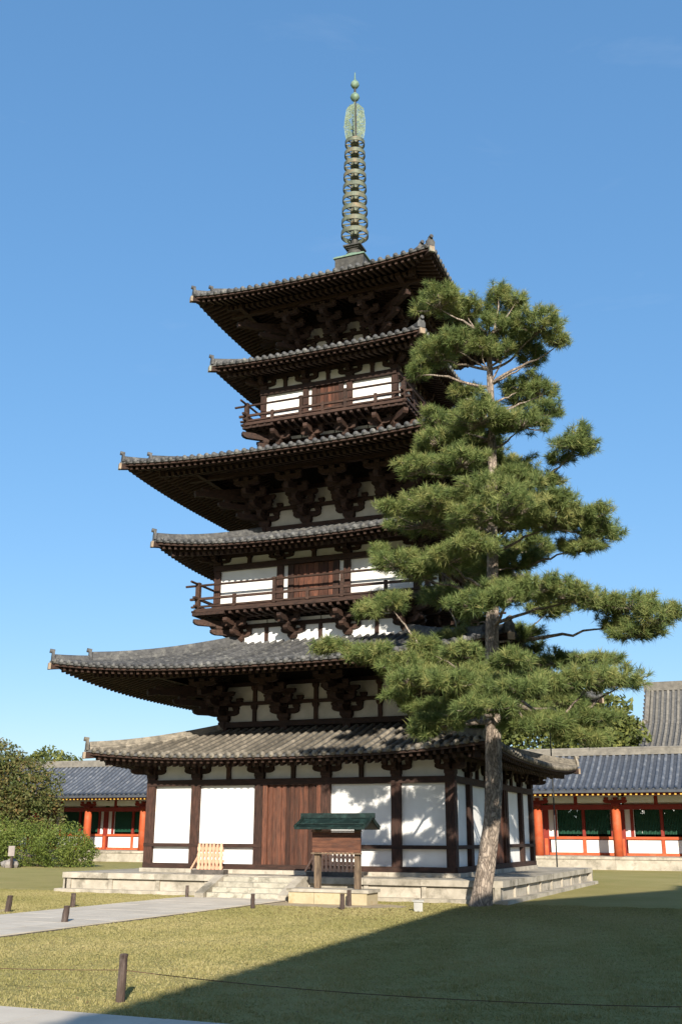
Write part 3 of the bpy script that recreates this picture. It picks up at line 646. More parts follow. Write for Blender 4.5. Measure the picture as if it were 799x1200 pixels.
for k in range(4):
    m = MB(); rr = random.Random(5+k)
    wid = lambda h: .47*(0.82+.18*math.sin(math.pi*min(1, h*1.25)))*(1.0 if h < .86 else max(.25, 1-(h-.86)*4.6))
    for j in range(185):
        h = rr.random(); x = .05+rr.random()*(wid(h)-.08); r_ = rr.uniform(.035, .085); a0 = rr.uniform(0, 6.28); al = rr.uniform(3.0, 5.6)
        pts = [(x+r_*(1-.45*i/6)*math.cos(a0+al*i/6), rr.uniform(-.012, .012), 31.08+1.86*h+r_*(1-.45*i/6)*math.sin(a0+al*i/6)) for i in range(7)]
        m.tube(pts, .0155, 4, False)
    for j in range(7):
        x0 = .06+.37*j/6; m.tube([(min(x0, wid(h)*.97)+.025*math.sin(h*19+j), 0, 31.08+1.86*h) for h in np.linspace(0, 1, 13)], .012, 4, False)
    m.tube([(wid(h), 0, 31.08+1.86*h) for h in np.linspace(0, 1, 15)], .014, 4, False)
    m.build('flame_ornament', G['flame'], spire, rz=k*HP+.25)
MB().lathe([(.05, 33.08), (.16, 33.18), (.215, 33.3), (.19, 33.40), (.08, 33.52), (.05, 33.56)], n=18).build('dragon_ball', G['copgreen'], spire, True)
MB().lathe([(.05, 33.78), (.14, 33.86), (.20, 33.98), (.17, 34.10), (.08, 34.2), (.035, 34.32), (.018, 34.66)], n=18).build('jewel_ball', G['copgreen'], spire, True)

# ------------------------------------------------------------------ pine tree
TY = -8.2
PADS=[(6.37,-8.8,17.78,0.75,0.51),(7,-7.8,17.82,0.6,0.41),(8.03,-8,18.11,0.35,0.32),(8.57,-8,17.79,0.29,0.24),(8.02,-7.6,17.59,0.54,0.38),(9.35,-8.7,16.42,0.74,0.54),(9.85,-8.4,15.99,0.36,0.36),(8.62,-7.7,16.42,0.58,0.4),(5.92,-7.9,16.47,0.82,0.49),(6.82,-8.6,16.28,0.63,0.37),(5.4,-8,15.92,0.38,0.35),(8.95,-7.6,15.86,0.4,0.37),(6.66,-7.4,15.14,0.49,0.27),(8.5,-7.3,15.17,0.64,0.29),(9.19,-7.8,14.68,0.41,0.26),(7.67,-9.4,13.41,0.94,0.42),(8.78,-9,13.26,0.74,0.37),(9.43,-8,13.92,0.43,0.28),(6.16,-7.8,14.07,0.75,0.37),(10.13,-8.4,12.7,0.57,0.49),(9.69,-8,12.34,0.35,0.22),(10.44,-8.1,12.57,0.3,0.3),(7.1,-7.3,13.32,0.8,0.45),(6.21,-8.8,13.17,0.67,0.36),(5.81,-9.2,12.21,0.66,0.33),(7.18,-9.8,12.02,0.73,0.39),(8.98,-7.6,11.82,0.61,0.23),(8.5,-9.2,11.53,0.53,0.24),(8.21,-10.4,10.76,1.21,0.4),(6.51,-9.8,10.81,1.07,0.34),(5.22,-9.4,10.9,0.55,0.25),(9.34,-9.6,10.54,0.85,0.33),(10.38,-8.6,10.34,0.62,0.31),(5.21,-7.2,11.12,1.17,0.37),(8.4,-10.8,10.06,1.32,0.41),(9.5,-9,10.2,1.05,0.38),(10.53,-8,10.07,0.68,0.41),(10.08,-7.8,9.66,0.63,0.22),(5.34,-9.8,9.2,0.68,0.36),(4.62,-9.4,9.64,0.32,0.22),(6.9,-10.4,9.05,0.65,0.28),(7.72,-11,9.13,0.59,0.32),(5.82,-9.6,8.88,0.56,0.24),(8.15,-7.4,9.51,0.63,0.3),(6.75,-6.7,9.65,0.78,0.42),(4.78,-11,7.6,0.37,0.19),(5.33,-10.6,7.85,0.47,0.3),(7.7,-11.1,7.57,0.62,0.31),(8.49,-10.8,7.72,0.58,0.29),(8.95,-10,8.04,1,0.32),(9.86,-8.8,8.12,0.7,0.35),(8.76,-6.6,8.26,0.66,0.3),(10.52,-8.4,7.96,0.51,0.28),(11.34,-7.9,7.9,0.85,0.31),(11.94,-8.1,7.44,0.58,0.37),(10.85,-7.4,7.51,0.43,0.26),(11.4,-7.8,7.11,0.65,0.19),(12.43,-8,7.54,0.21,0.18),(4.09,-11.6,6.54,0.5,0.16),(4.97,-11.5,6.35,0.58,0.22),(5.86,-11.4,6,0.58,0.29),(6.23,-10.6,6.62,0.41,0.23),(6.49,-11.8,5.54,0.56,0.26),(5.95,-11.7,5.21,0.43,0.2),(7.16,-11.2,5.59,0.7,0.26),(6.17,-10.2,6.27,0.6,0.3),(7.57,-10.2,5.86,0.67,0.29),(8.76,-11.6,5.33,0.71,0.25),(9.72,-11.4,5.31,0.83,0.27),(10.54,-10.8,5.47,0.76,0.29),(11.19,-9.8,5.6,0.58,0.32),(10.53,-9.2,6.18,0.54,0.16),(7.13,-12,4.44,0.67,0.21),(6.64,-12,4.23,0.29,0.15),(6.35,-7.2,5.14,0.5,0.22),(9.59,-11,4.43,0.8,0.25),(10.46,-10.4,4.6,0.63,0.25),(10.23,-10.6,4.11,0.59,0.17),(8.35,-7.2,5.14,0.58,0.24),(7.71,-5.6,7.27,0.68,0.31),(5.97,-5.6,7.64,0.75,0.37),(8.77,-5.8,6.78,0.77,0.31),(5.25,-5.4,9.1,0.71,0.38),(8.13,-5.6,10.47,0.75,0.37),(5.96,-5.6,11.83,0.83,0.39),(7.84,-6.2,13,0.7,0.32),(8.03,-12.4,4.87,0.7,0.25),(9.17,-12.5,4.26,0.52,0.18),(6.69,-5.6,5.11,0.78,0.26),(8.88,-5.4,5.64,0.66,0.25),(4.73,-5.8,5.55,0.63,0.26),(7.96,-8.9,16.45,0.57,0.31),(7.7,-8.8,16,0.41,0.23),(8.33,-8.6,15.83,0.41,0.23),(8.56,-13.6,4.6,0.66,0.21),(9.32,-13.4,5.01,0.66,0.21),(7.76,-13.6,5.18,0.51,0.22),(9.06,-12.6,5.75,0.53,0.2),(6.69,-13.2,5.38,0.49,0.2),(7.86,-12.8,5.99,0.45,0.21)]
TRUNK=[(6.87,-0.02),(6.93,0.36),(6.99,0.64),(7.1,1.27),(7.25,2.11),(7.35,2.96),(7.39,3.84),(7.45,4.95),(7.48,5.73),(7.48,6.86),(7.52,7.72),(7.55,9.09),(7.58,10.09),(7.64,11.29),(7.69,12.43),(7.73,13.58),(7.74,14.24),(7.73,15.18),(7.73,15.84),(7.83,16.54),(7.98,17.4)]
def interp(z):
    for (x0, z0), (x1, z1) in zip(TRUNK[:-1], TRUNK[1:]):
        if z <= z1: t = max(0, (z-z0)/(z1-z0)); return x0+(x1-x0)*t
    return TRUNK[-1][0]
def trad(z): return max(.045, .25*(1-z/19.0)**.62*(1+.22*math.exp(-z/.4)))
pine = thing('pine_tree', 'tall leaning pine with scaly grey bark and layered green needle pads before the pagoda corner', 'pine tree', (6.87, TY, 0))
OX, OY = 6.87, TY
tr = MB(); nz_, na = 110, 28; vs = []; fs = []
for i in range(nz_):
    z = -.1+16.6*i/(nz_-1); x = interp(z)-OX; r = trad(max(0, z))
    for k in range(na):
        t = 2*math.pi*k/na
        rr_ = r*(1+.05*math.sin(3*t+z*.6)+.035*math.sin(7*t+z*2.1)+.025*math.sin(5*t-z*5.3)+random.uniform(-.025, .025)+(.16*math.exp(-max(z, 0)/.3)*math.cos(5*t+.5)))
        vs.append((x+rr_*math.cos(t), rr_*math.sin(t)+.06*math.sin(z*.8), z))
for i in range(nz_-1):
    for k in range(na): fs.append((i*na+k, i*na+(k+1) % na, (i+1)*na+(k+1) % na, (i+1)*na+k))
tr.add(vs, fs+[tuple(range((nz_-1)*na, nz_*na))]); tr.build('trunk', G['bark'], pine, True)
def needles(tufts, axis, n=52, ln=(.15, .27), wid=.0085):
    """tufts (k,3) centres, axis (k,3) shoot direction -> needle triangles"""
    k = len(tufts)
    d = RNG.normal(size=(k, n, 3)); d /= np.linalg.norm(d, axis=2, keepdims=True)
    d = d*.95+axis[:, None, :]*.75; d /= np.linalg.norm(d, axis=2, keepdims=True)
    l_ = RNG.uniform(ln[0], ln[1], (k, n, 1))
    base = tufts[:, None, :]+axis[:, None, :]*RNG.uniform(-.10, .07, (k, n, 1))
    tip = base+d*l_; tip[:, :, 2] -= .015
    sd = np.cross(d, RNG.normal(size=(k, n, 3))); sd /= np.linalg.norm(sd, axis=2, keepdims=True)
    mid = base+d*l_*.45
    V = np.stack([base-sd*wid*.5, base+sd*wid*.5, mid+sd*wid*.62, tip, mid-sd*wid*.62], axis=2).reshape(-1, 3)
    q = np.arange(k*n)*5
    F = np.concatenate([np.stack([q, q+1, q+2], 1), np.stack([q, q+2, q+4], 1), np.stack([q+4, q+2, q+3], 1)])
    return V, F, k*n*5
_fill = random.Random(3)
for j_ in range(15):                       # inner foliage close to the stem
    zz = 5.4+9.5*j_/14; an_ = _fill.uniform(0, 6.28); q_ = _fill.uniform(.5, 1.5)*(1-.45*(zz-5)/12)
    PADS.append((interp(zz)+q_*math.cos(an_), TY+.5+q_*abs(math.sin(an_)), zz, _fill.uniform(.5, .8)*(1-.3*(zz-5)/12), _fill.uniform(.28, .42)))
for i, (px, py, pz, a, b) in enumerate(PADS):
    rr_ = random.Random(i*7+1)
    # limb from the trunk to the pad
    B = Vector((px, py, pz-b*.55)); dt = math.hypot(px-interp(pz), py-TY); best = None
    for (qx, qy, qz, qa, qb) in (PADS if pz < 13 else []):
        d2 = math.hypot(qx-interp(qz), qy-TY)
        if d2 < dt-.45 and d2 > .9 and qz < pz+.5:
            c_ = (Vector((qx, qy, qz-qb*.55))-B).length+.25*d2
            if c_ < .95*dt and (best is None or c_ < best[0]): best = (c_, Vector((qx, qy, qz-qb*.6)))
    if best: A = best[1]
    else:
        z0 = pz-.25-.14*dt-(.5 if pz > 14 else 0); z0 = max(4.8+rr_.uniform(0, 1.3), min(z0, 16.3)); A = Vector((interp(z0), TY+.06*math.sin(z0*.8), z0))
    ln = (B-A).length
    if ln > .5:
        side = Vector((-(B-A).y, (B-A).x, 0)).normalized() if abs((B-A).x)+abs((B-A).y) > .01 else Vector((1, 0, 0))
        w1, w2 = rr_.uniform(-.12, .12)*ln, rr_.uniform(-.07, .07)*ln; pts = []
        for j in range(10):
            t = j/9; p = A.lerp(B, t); p.z += .20*math.sin(t*math.pi)*min(1.2, ln*.2)*rr_.choice((1, 1, -.4)) if j == 5 else .10*math.sin(t*math.pi)*min(1, ln*.2)
            p += side*(w1*math.sin(t*math.pi)+w2*math.sin(t*2*math.pi)); pts.append(p-Vector((OX, OY, 0)))
        r0 = min(.085, .022+.015*ln); MB().tube(pts, [r0*(1-.75*j/9) for j in range(10)], 7).build('limb', G['bark'], pine, True)
    # shoots and needle tufts
    area = math.pi*a*a; b *= .86; n = int(14+78*area*(.7+.6*b/a)); n = min(n, 240)
    u = RNG.normal(size=(n, 3)); u /= np.linalg.norm(u, axis=1, keepdims=True); rad_ = RNG.uniform(.35, 1.0, (n, 1))**.6
    # lumpy outline: radius modulated by direction
    ph = RNG.uniform(0, 6.28, 4); an = np.arctan2(u[:, 1], u[:, 0])
    lump = 1+.16*np.sin(3*an+ph[0])+.12*np.sin(5*an+ph[1])+.10*np.sin(4*u[:, 2]*2+ph[2])
    c = u*rad_*lump[:, None]; c[:, 2] = np.where(c[:, 2] < 0, c[:, 2]*.75, c[:, 2])
    ns_ = n//3                              # a third of the shoots gather in side sprays that break the outline
    if n > 24:
        for sgrp in np.array_split(RNG.permutation(n)[:ns_], 4):
            t_ = rr_.uniform(0, 6.28); cc = np.array([.85*math.cos(t_), .85*math.sin(t_), rr_.uniform(-.5, .75)]); c[sgrp] = cc+RNG.normal(size=(len(sgrp), 3))*np.array([.17, .17, .24])
    P = c*np.array([a, a, b])*1.04+np.array([px-OX, py-OY, pz]); P[:, 2] += .03*np.sin(9*P[:, 0]+ph[3])
    ax = u*np.array([.75, .75, .5])+np.array([0, 0, .75])+RNG.normal(size=(n, 3))*.22
    out = np.array([px-interp(pz), py-TY, 0]); no = np.linalg.norm(out); ax += .25*out/max(no, .3)
    ax /= np.linalg.norm(ax, axis=1, keepdims=True)
    V, F, cnt = needles(P, ax)
    tint = np.clip(.50+RNG.normal(0, .16, n)+rr_.uniform(-.10, .08), 0, 1)
    tv = np.repeat(tint, 52*5); br_ = RNG.random(n*52) < .03
    tv = np.where(np.repeat(br_, 5), .97, np.clip(tv+np.repeat(RNG.normal(0, .08, n*52), 5), 0, 1))
    put('needle_pad', npmesh('needle_pad', V, F, G['needle'], tv), pine)
    tw = MB(); Bl = Vector((px-OX, py-OY, pz-b*.5))
    for j in range(0, n, 3):
        q = Vector(P[j]); mdl = Bl.lerp(q, .55); mdl.z -= b*.12; tw.tube([Bl, mdl, q], [.018, .012, .007], 4, False)
    tw.build('twigs', G['bark'], pine, False, 'stuff')

# ------------------------------------------------------------------ roofed notice board
nb = thing('notice_board', 'small roofed wooden notice board with green copper roof on a yellowish stone base', 'notice board', (2.95, -8.95, 0))
def stones(parent, x0, x1, y0, y1, z0, z1, n, m, name='base_stone'):
    w = (x1-x0)/n
    for i in range(n): MB().b2(x0+i*w+.006, x0+(i+1)*w-.006, y0, y1, z0, z1).build(name, m, parent)
stones(nb, -1.15, 1.16, -.42, .42, 0, .30, 3, G['tuff']); MB().b2(-1.20, 1.21, -.46, .46, .304, .385).build('base_cap', G['stone'], nb)
for x in (-.46, .73): MB().b2(x-.075, x+.075, -.075, .075, .387, 1.98).build('post', G['signpost'], nb)
bd = MB().b2(-.58, .86, -.14, -.08, 1.33, 1.87).build('board', G['signwood'], nb)
MB().b2(-.60, .88, -.17, -.07, 1.285, 1.325).build('frame_rail', G['signpost'], bd); MB().b2(-.60, .88, -.17, -.07, 1.875, 1.915).build('frame_rail', G['signpost'], bd)
for x in (-.52, .78):
    MB().bar((x, -.42, 2.0), (x, .42, 2.0), .07, .09).build('roof_bracket', G['signpost'], nb)
rf = MB()
prof = [(-.60, 1.985), (-.40, 2.06), (-.2, 2.15), (0, 2.27)]
for sgn in (-1, 1):
    P = [[(x, sgn*y, z) for y, z in prof] for x in (-.93, 1.16)]; rf.grid(P); rf.grid([[(x, sgn*y, z-.05) for y, z in prof] for x in (-.90, 1.13)])
    rf.grid([[(x, sgn*-.60, z) for x in (-.93, 1.16)] for z in (1.99, 1.94)])
    for x in (-.93, 1.16): rf.grid([[(x, sgn*y, z) for y, z in prof], [(x, sgn*y, z-.05) for y, z in prof]])
roof = rf.build('roof', G['signroof'], nb)
MB().bar((-.98, 0, 2.31), (1.22, 0, 2.31), .14, .13).build('ridge_cap', G['signroof'], roof)
for x in (-.91, 1.14):
    for sgn in (-1, 1): MB().tube([(x, sgn*y, z+.03) for y, z in prof], .04, 8).build('verge_roll', G['signroof'], roof)
for sgn in (-1, 1): MB().bar((-.93, sgn*.42, 2.085), (1.16, sgn*.42, 2.085), .03, .03).build('seam', G['signroof'], roof)

# ------------------------------------------------------------------ wavy slat barriers on the platform
def barrier(x, y, w, n, label):
    t = thing('slat_barrier', label, 'barrier', (x, y, PZ), 0, 'wavy wooden barriers beside the steps')
    MB().b2(-w/2-.12, w/2+.12, -.16, .16, 0, .13).build('base_beam', G['fencebase'], t)
    MB().b2(-w/2, w/2, .05, .09, .35, .42).build('cross_rail', G['fence'], t); MB().b2(-w/2, w/2, .05, .09, .66, .73).build('cross_rail', G['fence'], t)
    MB().bar((-w/2-.25, .05, .12), (-w/2+.02, .05, .55), .05, .05).build('brace', G['fence'], t)
    me = None
    for i in range(n):
        if me is None:
            m = MB(); pl_ = []; K = 15
            for j in range(K): h = .13+.74*j/(K-1); pl_.append((.048+.017*math.sin(j*1.75), h))
            pr = [(-a_, h) for a_, h in pl_[::-1]]
            m.prism([(-.03, .10), (.03, .10)]+pl_+[(0, .92)]+pr, lambda a_, w_, z: (a_, w_, z), .05); me = m.mesh('slat', G['fence'])
        put('slat', me, t, loc=(-w/2+w*(i+.5)/n, 0, random.uniform(-.015, .015)))
    return t
barrier(-2.32, -6.45, .92, 7, 'pale wavy slat barrier on the platform left of the steps')
barrier(1.95, -6.45, 1.5, 11, 'wavy slat barrier standing behind the roofed notice board')

# ------------------------------------------------------------------ posts, ropes, small stones
def wpost(x, y, h, r, label, tx=0, ty=0):
    m = MB(); n = 9; vs = []
    zs = [-.1, .02, h*.3, h*.6, h*.86, h*.9, h*.97, h]
    for z in zs:
        q = r*(1.06 if z < .1 else 1)*(.9 if abs(z-h*.88) < h*.03 else 1)*(.8 if z == h else 1)
        for k in range(n): t = 2*math.pi*k/n; vs.append(((q+random.uniform(-.05, .05)*r)*math.cos(t)+tx*z, (q+random.uniform(-.05, .05)*r)*math.sin(t)+ty*z, z))
    fs = [(i*n+k, i*n+(k+1) % n, (i+1)*n+(k+1) % n, (i+1)*n+k) for i in range(len(zs)-1) for k in range(n)]+[tuple(range((len(zs)-1)*n, len(zs)*n))]
    m.add(vs, fs); return tag(m.build('wooden_post', G['postwood'], loc=(x, y, 0)), label, 'post', 'short weathered posts along the paths')
NEAR = (7.62, -26.15)
wpost(*NEAR, .50, .05, 'nearest weathered wooden post standing alone at the pale foreground path', .03, 0)
wpost(.62, -17.75, .36, .07, 'short dark post on the near side of the path, closest to the viewer there', .12, 0)
wpost(-2.35, -13.4, .34, .065, 'short dark post across the path, right behind the leaning one')
wpost(-2.6, -15.6, .38, .07, 'short post at the far left edge of the picture beyond the path', .12, 0)
wpost(-1.75, -8.75, .36, .05, 'small dark post at the foot of the left stair cheek')
wpost(2.0, -11.9, .36, .055, 'short dark post at the path edge just left of the notice board')
wpost(4.15, -11.2, .38, .06, 'short post before the middle of the notice board base', 0, 0)
wpost(3.75, -9.75, .40, .065, 'thicker short post at the right corner of the notice board base')
def rope(pts, label):
    m = MB(); ps = []
    for a, b in zip(pts[:-1], pts[1:]):
        a, b = Vector(a), Vector(b)
        for j in range(12): t = j/12; p = a.lerp(b, t); p.z -= .10*4*t*(1-t); ps.append(p)
    ps.append(Vector(pts[-1])); m.tube(ps, .0045, 5); return tag(m.build('rope', G['rope']), label, 'rope')
wpost(14.6, -26.15, .50, .06, 'weathered post at the right end of the near sagging rope')
wpost(.6, -26.15, .50, .06, 'weathered post at the left end of the near sagging rope')
rope([(.6, -26.15, .36), (NEAR[0], NEAR[1], .33), (14.6, -26.15, .36)], 'thin brown rope sagging from the nearest post across the shaded lawn')
st = MB(); st.box((0, 0, .12), (.22, .22, .24), .3, taper=.96); st.box((0, 0, .25), (.28, .28, .04), .3)
tag(st.build('stone_marker', G['white'], loc=(6.05, -10.9, 0)), 'small pale stone block standing on the lawn left of the pine trunk', 'stone')
pole = MB().tube([(0, 0, 0), (0, 0, 9.2)], [.035, .028], 8)
tag(pole.build('lightning_rod_pole', G['metal'], loc=(5.3, 10.2, .0)), 'thin black pole rising behind the pagoda beside the red corridor', 'pole')
sg = thing('information_sign', 'small pale grey sign on a post beside the hedge at left', 'sign', (-24.2, 11.0, 0))
MB().b2(-.05, .05, -.05, .05, 0, .75).build('post', G['postwood'], sg); MB().b2(-.2, .2, -.10, -.055, .62, 1.14).build('panel', G['board'], sg)
for i, (x, y, r) in enumerate(((-24.7, 11.6, .34), (-25.3, 11.9, .26))):
    m = MB(); vs = []
    for a in range(7):
        th = math.pi*a/6
        for b in range(10): ph = 2*math.pi*b/10; q = r*(1+random.uniform(-.16, .16)); vs.append((q*math.sin(th)*math.cos(ph)*1.2, q*math.sin(th)*math.sin(ph), q*math.cos(th)*.9+r*.5))
    m.add(vs, [(a*10+b, a*10+(b+1) % 10, (a+1)*10+(b+1) % 10, (a+1)*10+b) for a in range(6) for b in range(10)])
    tag(m.build('rock', G['rock'], loc=(x, y, 0)), ('larger grey rock at the foot of the hedge by the small sign', 'smaller grey rock at the foot of the hedge, left of the larger one')[i], 'rock')

# ------------------------------------------------------------------ vermilion corridor behind
CY, WY, BAY, X0 = 27.0, 29.3, 4.55, .95
co_ = thing('cloister_corridor', 'long vermilion corridor with blue-grey tiled roof running behind the pagoda', 'corridor', (0, CY, 0))
K0, K1 = -10, 6
xa, xb = X0+K0*BAY, X0+K1*BAY
for i in range(K0, K1):
    MB().b2(X0+i*BAY+.005, X0+(i+1)*BAY-.005, -1.4, 6.0, 0, .55).build('plinth_stone', G['stone'], co_)
    MB().b2(X0+i*BAY+.005, X0+(i+1)*BAY-.005, -1.46, 6.06, .555, .70).build('plinth_cap', G['stone'], co_)
colm = MB().lathe([(.26, .70), (.26, 2.6), (.235, 3.48)], n=18).mesh('column', G['vermil'], True)
cap = MB(); masu(cap, (0, 0, 3.62), .44, .22); arm(cap, (0, 0, 3.84), 1.35, .2, .2)
for x in (-.5, 0, .5): masu(cap, (x, 0, 4.04), .26, .14)
capm = cap.mesh('bracket', G['vermshade'])
wcol = MB().b2(-.17, .17, -.17, .17, .70, 3.6).mesh('wall_column', G['vermshade'])
yw = WY-CY
lat_w = 1.42
def lattice(w):
    m = MB(); n = int(w/.085)
    for i in range(n): m.b2(-w/2+w*(i+.5)/n-.028, -w/2+w*(i+.5)/n+.028, -.03, .03, 1.92, 3.30)
    return m.mesh('lattice', G['green'])
latm = lattice(lat_w); frm = MB().b2(-.09, .09, -.10, .10, 1.80, 3.42).mesh('window_post', G['vermshade'])
strip = MB().b2(-.26, .26, -.03, .03, 1.78, 3.42).mesh('wall_panel', G['plaster'])
low = MB().b2(-2.02, 2.02, -.03, .03, .86, 1.58).mesh('wall_panel', G['plaster'])
lpost = MB().b2(-.10, .10, -.09, .09, .72, 1.66).mesh('low_post', G['vermil'])
for i in range(K0, K1+1):
    x = X0+i*BAY; put('column', colm, co_, loc=(x, 0, 0)); put('bracket', capm, co_, loc=(x, 0, -.22)); put('wall_column', wcol, co_, loc=(x, yw, 0))
    if i == K1: break
    xc = x+BAY/2
    put('lattice', latm, co_, 'stuff', loc=(xc-lat_w/2-.1, yw+.02, 0)); put('lattice', latm, co_, 'stuff', loc=(xc+lat_w/2+.1, yw+.02, 0))
    for dx in (0, -lat_w-.28, lat_w+.28): put('window_post', frm, co_, loc=(xc+dx, yw, 0))
    for dx in (-1, 1): put('wall_panel', strip, co_, loc=(xc+dx*(BAY/2-.17-.26), yw, 0))
    put('wall_panel', low, co_, loc=(xc, yw, 0)); put('low_post', lpost, co_, loc=(xc, yw-.01, 0)); put('low_post', lpost, co_, loc=(x, yw-.10, 0))
    MB().b2(x+.21, x+BAY-.21, -.06, .06, 3.66, 4.0).build('frieze_panel', G['plaster'], co_)
    MB().b2(xc-.1, xc+.1, -.09, .09, 3.56, 4.05).build('frieze_strut', G['vermshade'], co_)
    MB().b2(x+.18, x+BAY-.18, yw+.0, yw+.05, 3.60, 4.3).build('wall_panel', G['plaster'], co_)
for nm, y0, y1, z0, z1, m_ in (('tie_beam', -.12, .12, 3.28, 3.54, 'vermshade'), ('eave_purlin', -.13, .13, 4.08, 4.28, 'vermshade'), ('sill_rail', yw-.14, yw+.10, 1.62, 1.78, 'vermil'), ('ground_sill', yw-.12, yw+.10, .705, .85, 'vermil'), ('wall_head_beam', yw-.12, yw+.12, 3.42, 3.62, 'vermshade')):
    MB().b2(xa-.3, xb+.3, y0, y1, z0, z1).build(nm, G[m_], co_)
# inner back row of columns on the far side
for i in range(K0, K1+1): put('column', colm, co_, loc=(X0+i*BAY, 2*yw, 0))
# roof: gable over the wall line
ey, ez, rz_ = -2.0, 4.30, 6.55
def rsurf(y): t = (y-ey)/(yw-ey); return ez+(rz_-ez)*(t*.80+.20*t*t)
sh = MB(); ys = [ey+(yw-ey)*i/8 for i in range(9)]
sh.grid([[(x, y, rsurf(y)) for y in ys] for x in (xa-.8, xb+.8)]); sh.grid([[(x, 2*yw-y, rsurf(y)) for y in ys] for x in (xa-.8, xb+.8)])
sh.grid([[(x, y, rsurf(y)-.16) for y in ys] for x in (xa-.8, xb+.8)]); sh.grid([[(x, 2*yw-y, rsurf(y)-.16) for y in ys] for x in (xa-.8, xb+.8)])
sh.b2(xa-.8, xb+.8, ey-.01, ey+.12, ez-.15, ez-.005); sh.b2(xa-.8, xb+.8, 2*yw-ey-.12, 2*yw-ey+.01, ez-.15, ez-.005)
crf = sh.build('roof', G['bluepan'], co_)
tm_ = MB(); vs = []; fs = []
yy = [ey-.03+(yw-ey)*i/9 for i in range(10)]
for y in yy:
    for k in range(6): t = math.pi*k/5; vs.append((.095*math.cos(t), y, rsurf(max(y, ey))+.01+.095*math.sin(t)))
fs = [(i*6+k, i*6+k+1, (i+1)*6+k+1, (i+1)*6+k) for i in range(9) for k in range(5)]+[(0, 1, 2, 3, 4, 5)]
tm_.add(vs, fs); trow = tm_.mesh('tile_row', G['bluetile'], True)
back = MB(); nrow = int((xb-xa+1.4)/.38)
for i in range(nrow):
    x = xa-.7+i*.38; put('tile_row', trow, crf, loc=(x, 0, random.uniform(-.006, .006))); back.merge(tm_, lambda v, x=x: (v[0]+x, 2*yw-v[1], v[2]))
back.build('tile_rows', G['bluetile'], crf, True, 'stuff')
rdg = MB(); rdg.b2(xa-.85, xb+.85, yw-.22, yw+.22, rz_-.05, rz_+.16); rdg.b2(xa-.85, xb+.85, yw-.18, yw+.18, rz_+.165, rz_+.30); rdg.tube([(xa-.9, yw, rz_+.33), (xb+.9, yw, rz_+.33)], .11, 8)
rdg.build('ridge', G['halltile'], crf)
ra = MB(); re = MB()
nra = int((xb-xa+1.4)/.30)
for i in range(nra):
    x = xa-.7+i*.30
    ra.bar((x, ey+.16, ez-.22), (x, yw, rsurf(yw)-.30), .11, .13); ra.bar((x, 2*yw-ey-.16, ez-.22), (x, yw, rsurf(yw)-.31), .11, .13)
    re.b2(x-.056, x+.056, ey+.135, ey+.155, ez-.285, ez-.155)
ra.build('rafters', G['vermshade'], crf, False, 'stuff'); re.build('rafter_ends', G['yellow'], crf, False, 'stuff')
ff = MB().b2(xa-.8, xb+.8, ey+.12, ey+.2, ez-.155, ez-.06); ff.build('eave_board', G['vermil'], crf)

# ------------------------------------------------------------------ hall with a hip-and-gable roof beyond the corridor
ha = thing('temple_hall', 'large hall with pale grey hip-and-gable tiled roof beyond the corridor at right', 'hall', (5.25, 50, 0))
HX = 16.0; zr = 13.0
MB().b2(-1.2, HX, -7, 7, 0, 6.6).build('wall', G['plaster'], ha)
for i in range(7): MB().b2(-1.35+i*2.8, -1.05+i*2.8, -7.15, -6.9, 0, 6.6).build('column', G['wood'], ha)
hs = lambda y: zr-(abs(y))*.92*(1-.018*abs(y))
m = MB()
ysl = [0, -1.2, -2.4, -3.5]
for sgn in (1, -1):
    m.grid([[(x, sgn*y, hs(y)) for y in ysl] for x in (0, HX)])
    yl = [-3.5, -5.5, -7.5, -9.6]
    m.grid([[(-(-y-3.5)*.92, sgn*y, hs(3.5)-( -y-3.5)*.55*(1-.03*(-y-3.5))) for y in yl], [(HX, sgn*y, hs(3.5)-(-y-3.5)*.55*(1-.03*(-y-3.5))) for y in yl]])
zl = lambda q: hs(3.5)-q*.55*(1-.03*q)
m.grid([[(-(q)*.92, y*(3.5+q)/3.5, zl(q)) for y in (-3.5, 0, 3.5)] for q in (0, 2, 4, 6.1)])
m.add([(.55, -3.5, hs(3.5)-.05), (.55, 3.5, hs(3.5)-.05), (.55, 0, zr-.1)], [(0, 1, 2)])
m.add([(0, -3.5, zl(0)), (.6, -3.5, zl(0)), (.6, 3.5, zl(0)), (0, 3.5, zl(0))], [(0, 1, 2, 3)])
hr = m.build('roof', G['pan'], ha)
tr1 = MB(); n_ = 5
pts = [(0, y, hs(y)) for y in ysl]+[(0, y, zl(-y-3.5)) for y in (-5.5, -7.5, -9.6)]
vs = []
for (x, y, z) in pts:
    for k in range(6): t = math.pi*k/5; vs.append((.115*math.cos(t), y, z+.02+.14*math.sin(t)))
tr1.add(vs, [(i*6+k, i*6+k+1, (i+1)*6+k+1, (i+1)*6+k) for i in range(len(pts)-1) for k in range(5)]); trm = tr1.mesh('tile_row', G['halltile'], True)
for i in range(int(HX/.40)): put('tile_row', trm, hr, loc=(.45+i*.40, 0, 0))
m = MB(); m.b2(-.2, HX, -.25, .25, zr-.1, zr+.35); m.b2(-.25, HX, -.19, .19, zr+.355, zr+.6); m.build('ridge', G['halltile'], hr)
for sgn in (1, -1):
    m = MB(); m.tube([(.12, sgn*y, hs(y)+.16) for y in ysl], .20, 8); m.build('verge_ridge', G['halltile'], hr)
    m = MB(); m.tube([(-(q)*.92, sgn*(-3.5-q), zl(q)+.14) for q in (0, 1.5, 3, 4.5, 6.1)], .20, 8); m.build('hip_ridge', G['halltile'], hr)
vt = MB()
for i in range(9): y = -.2-3.3*i/8; vt.tube([(-.16, y, hs(y)+.0), (.1, y, hs(y)+.06)], .12, 8)
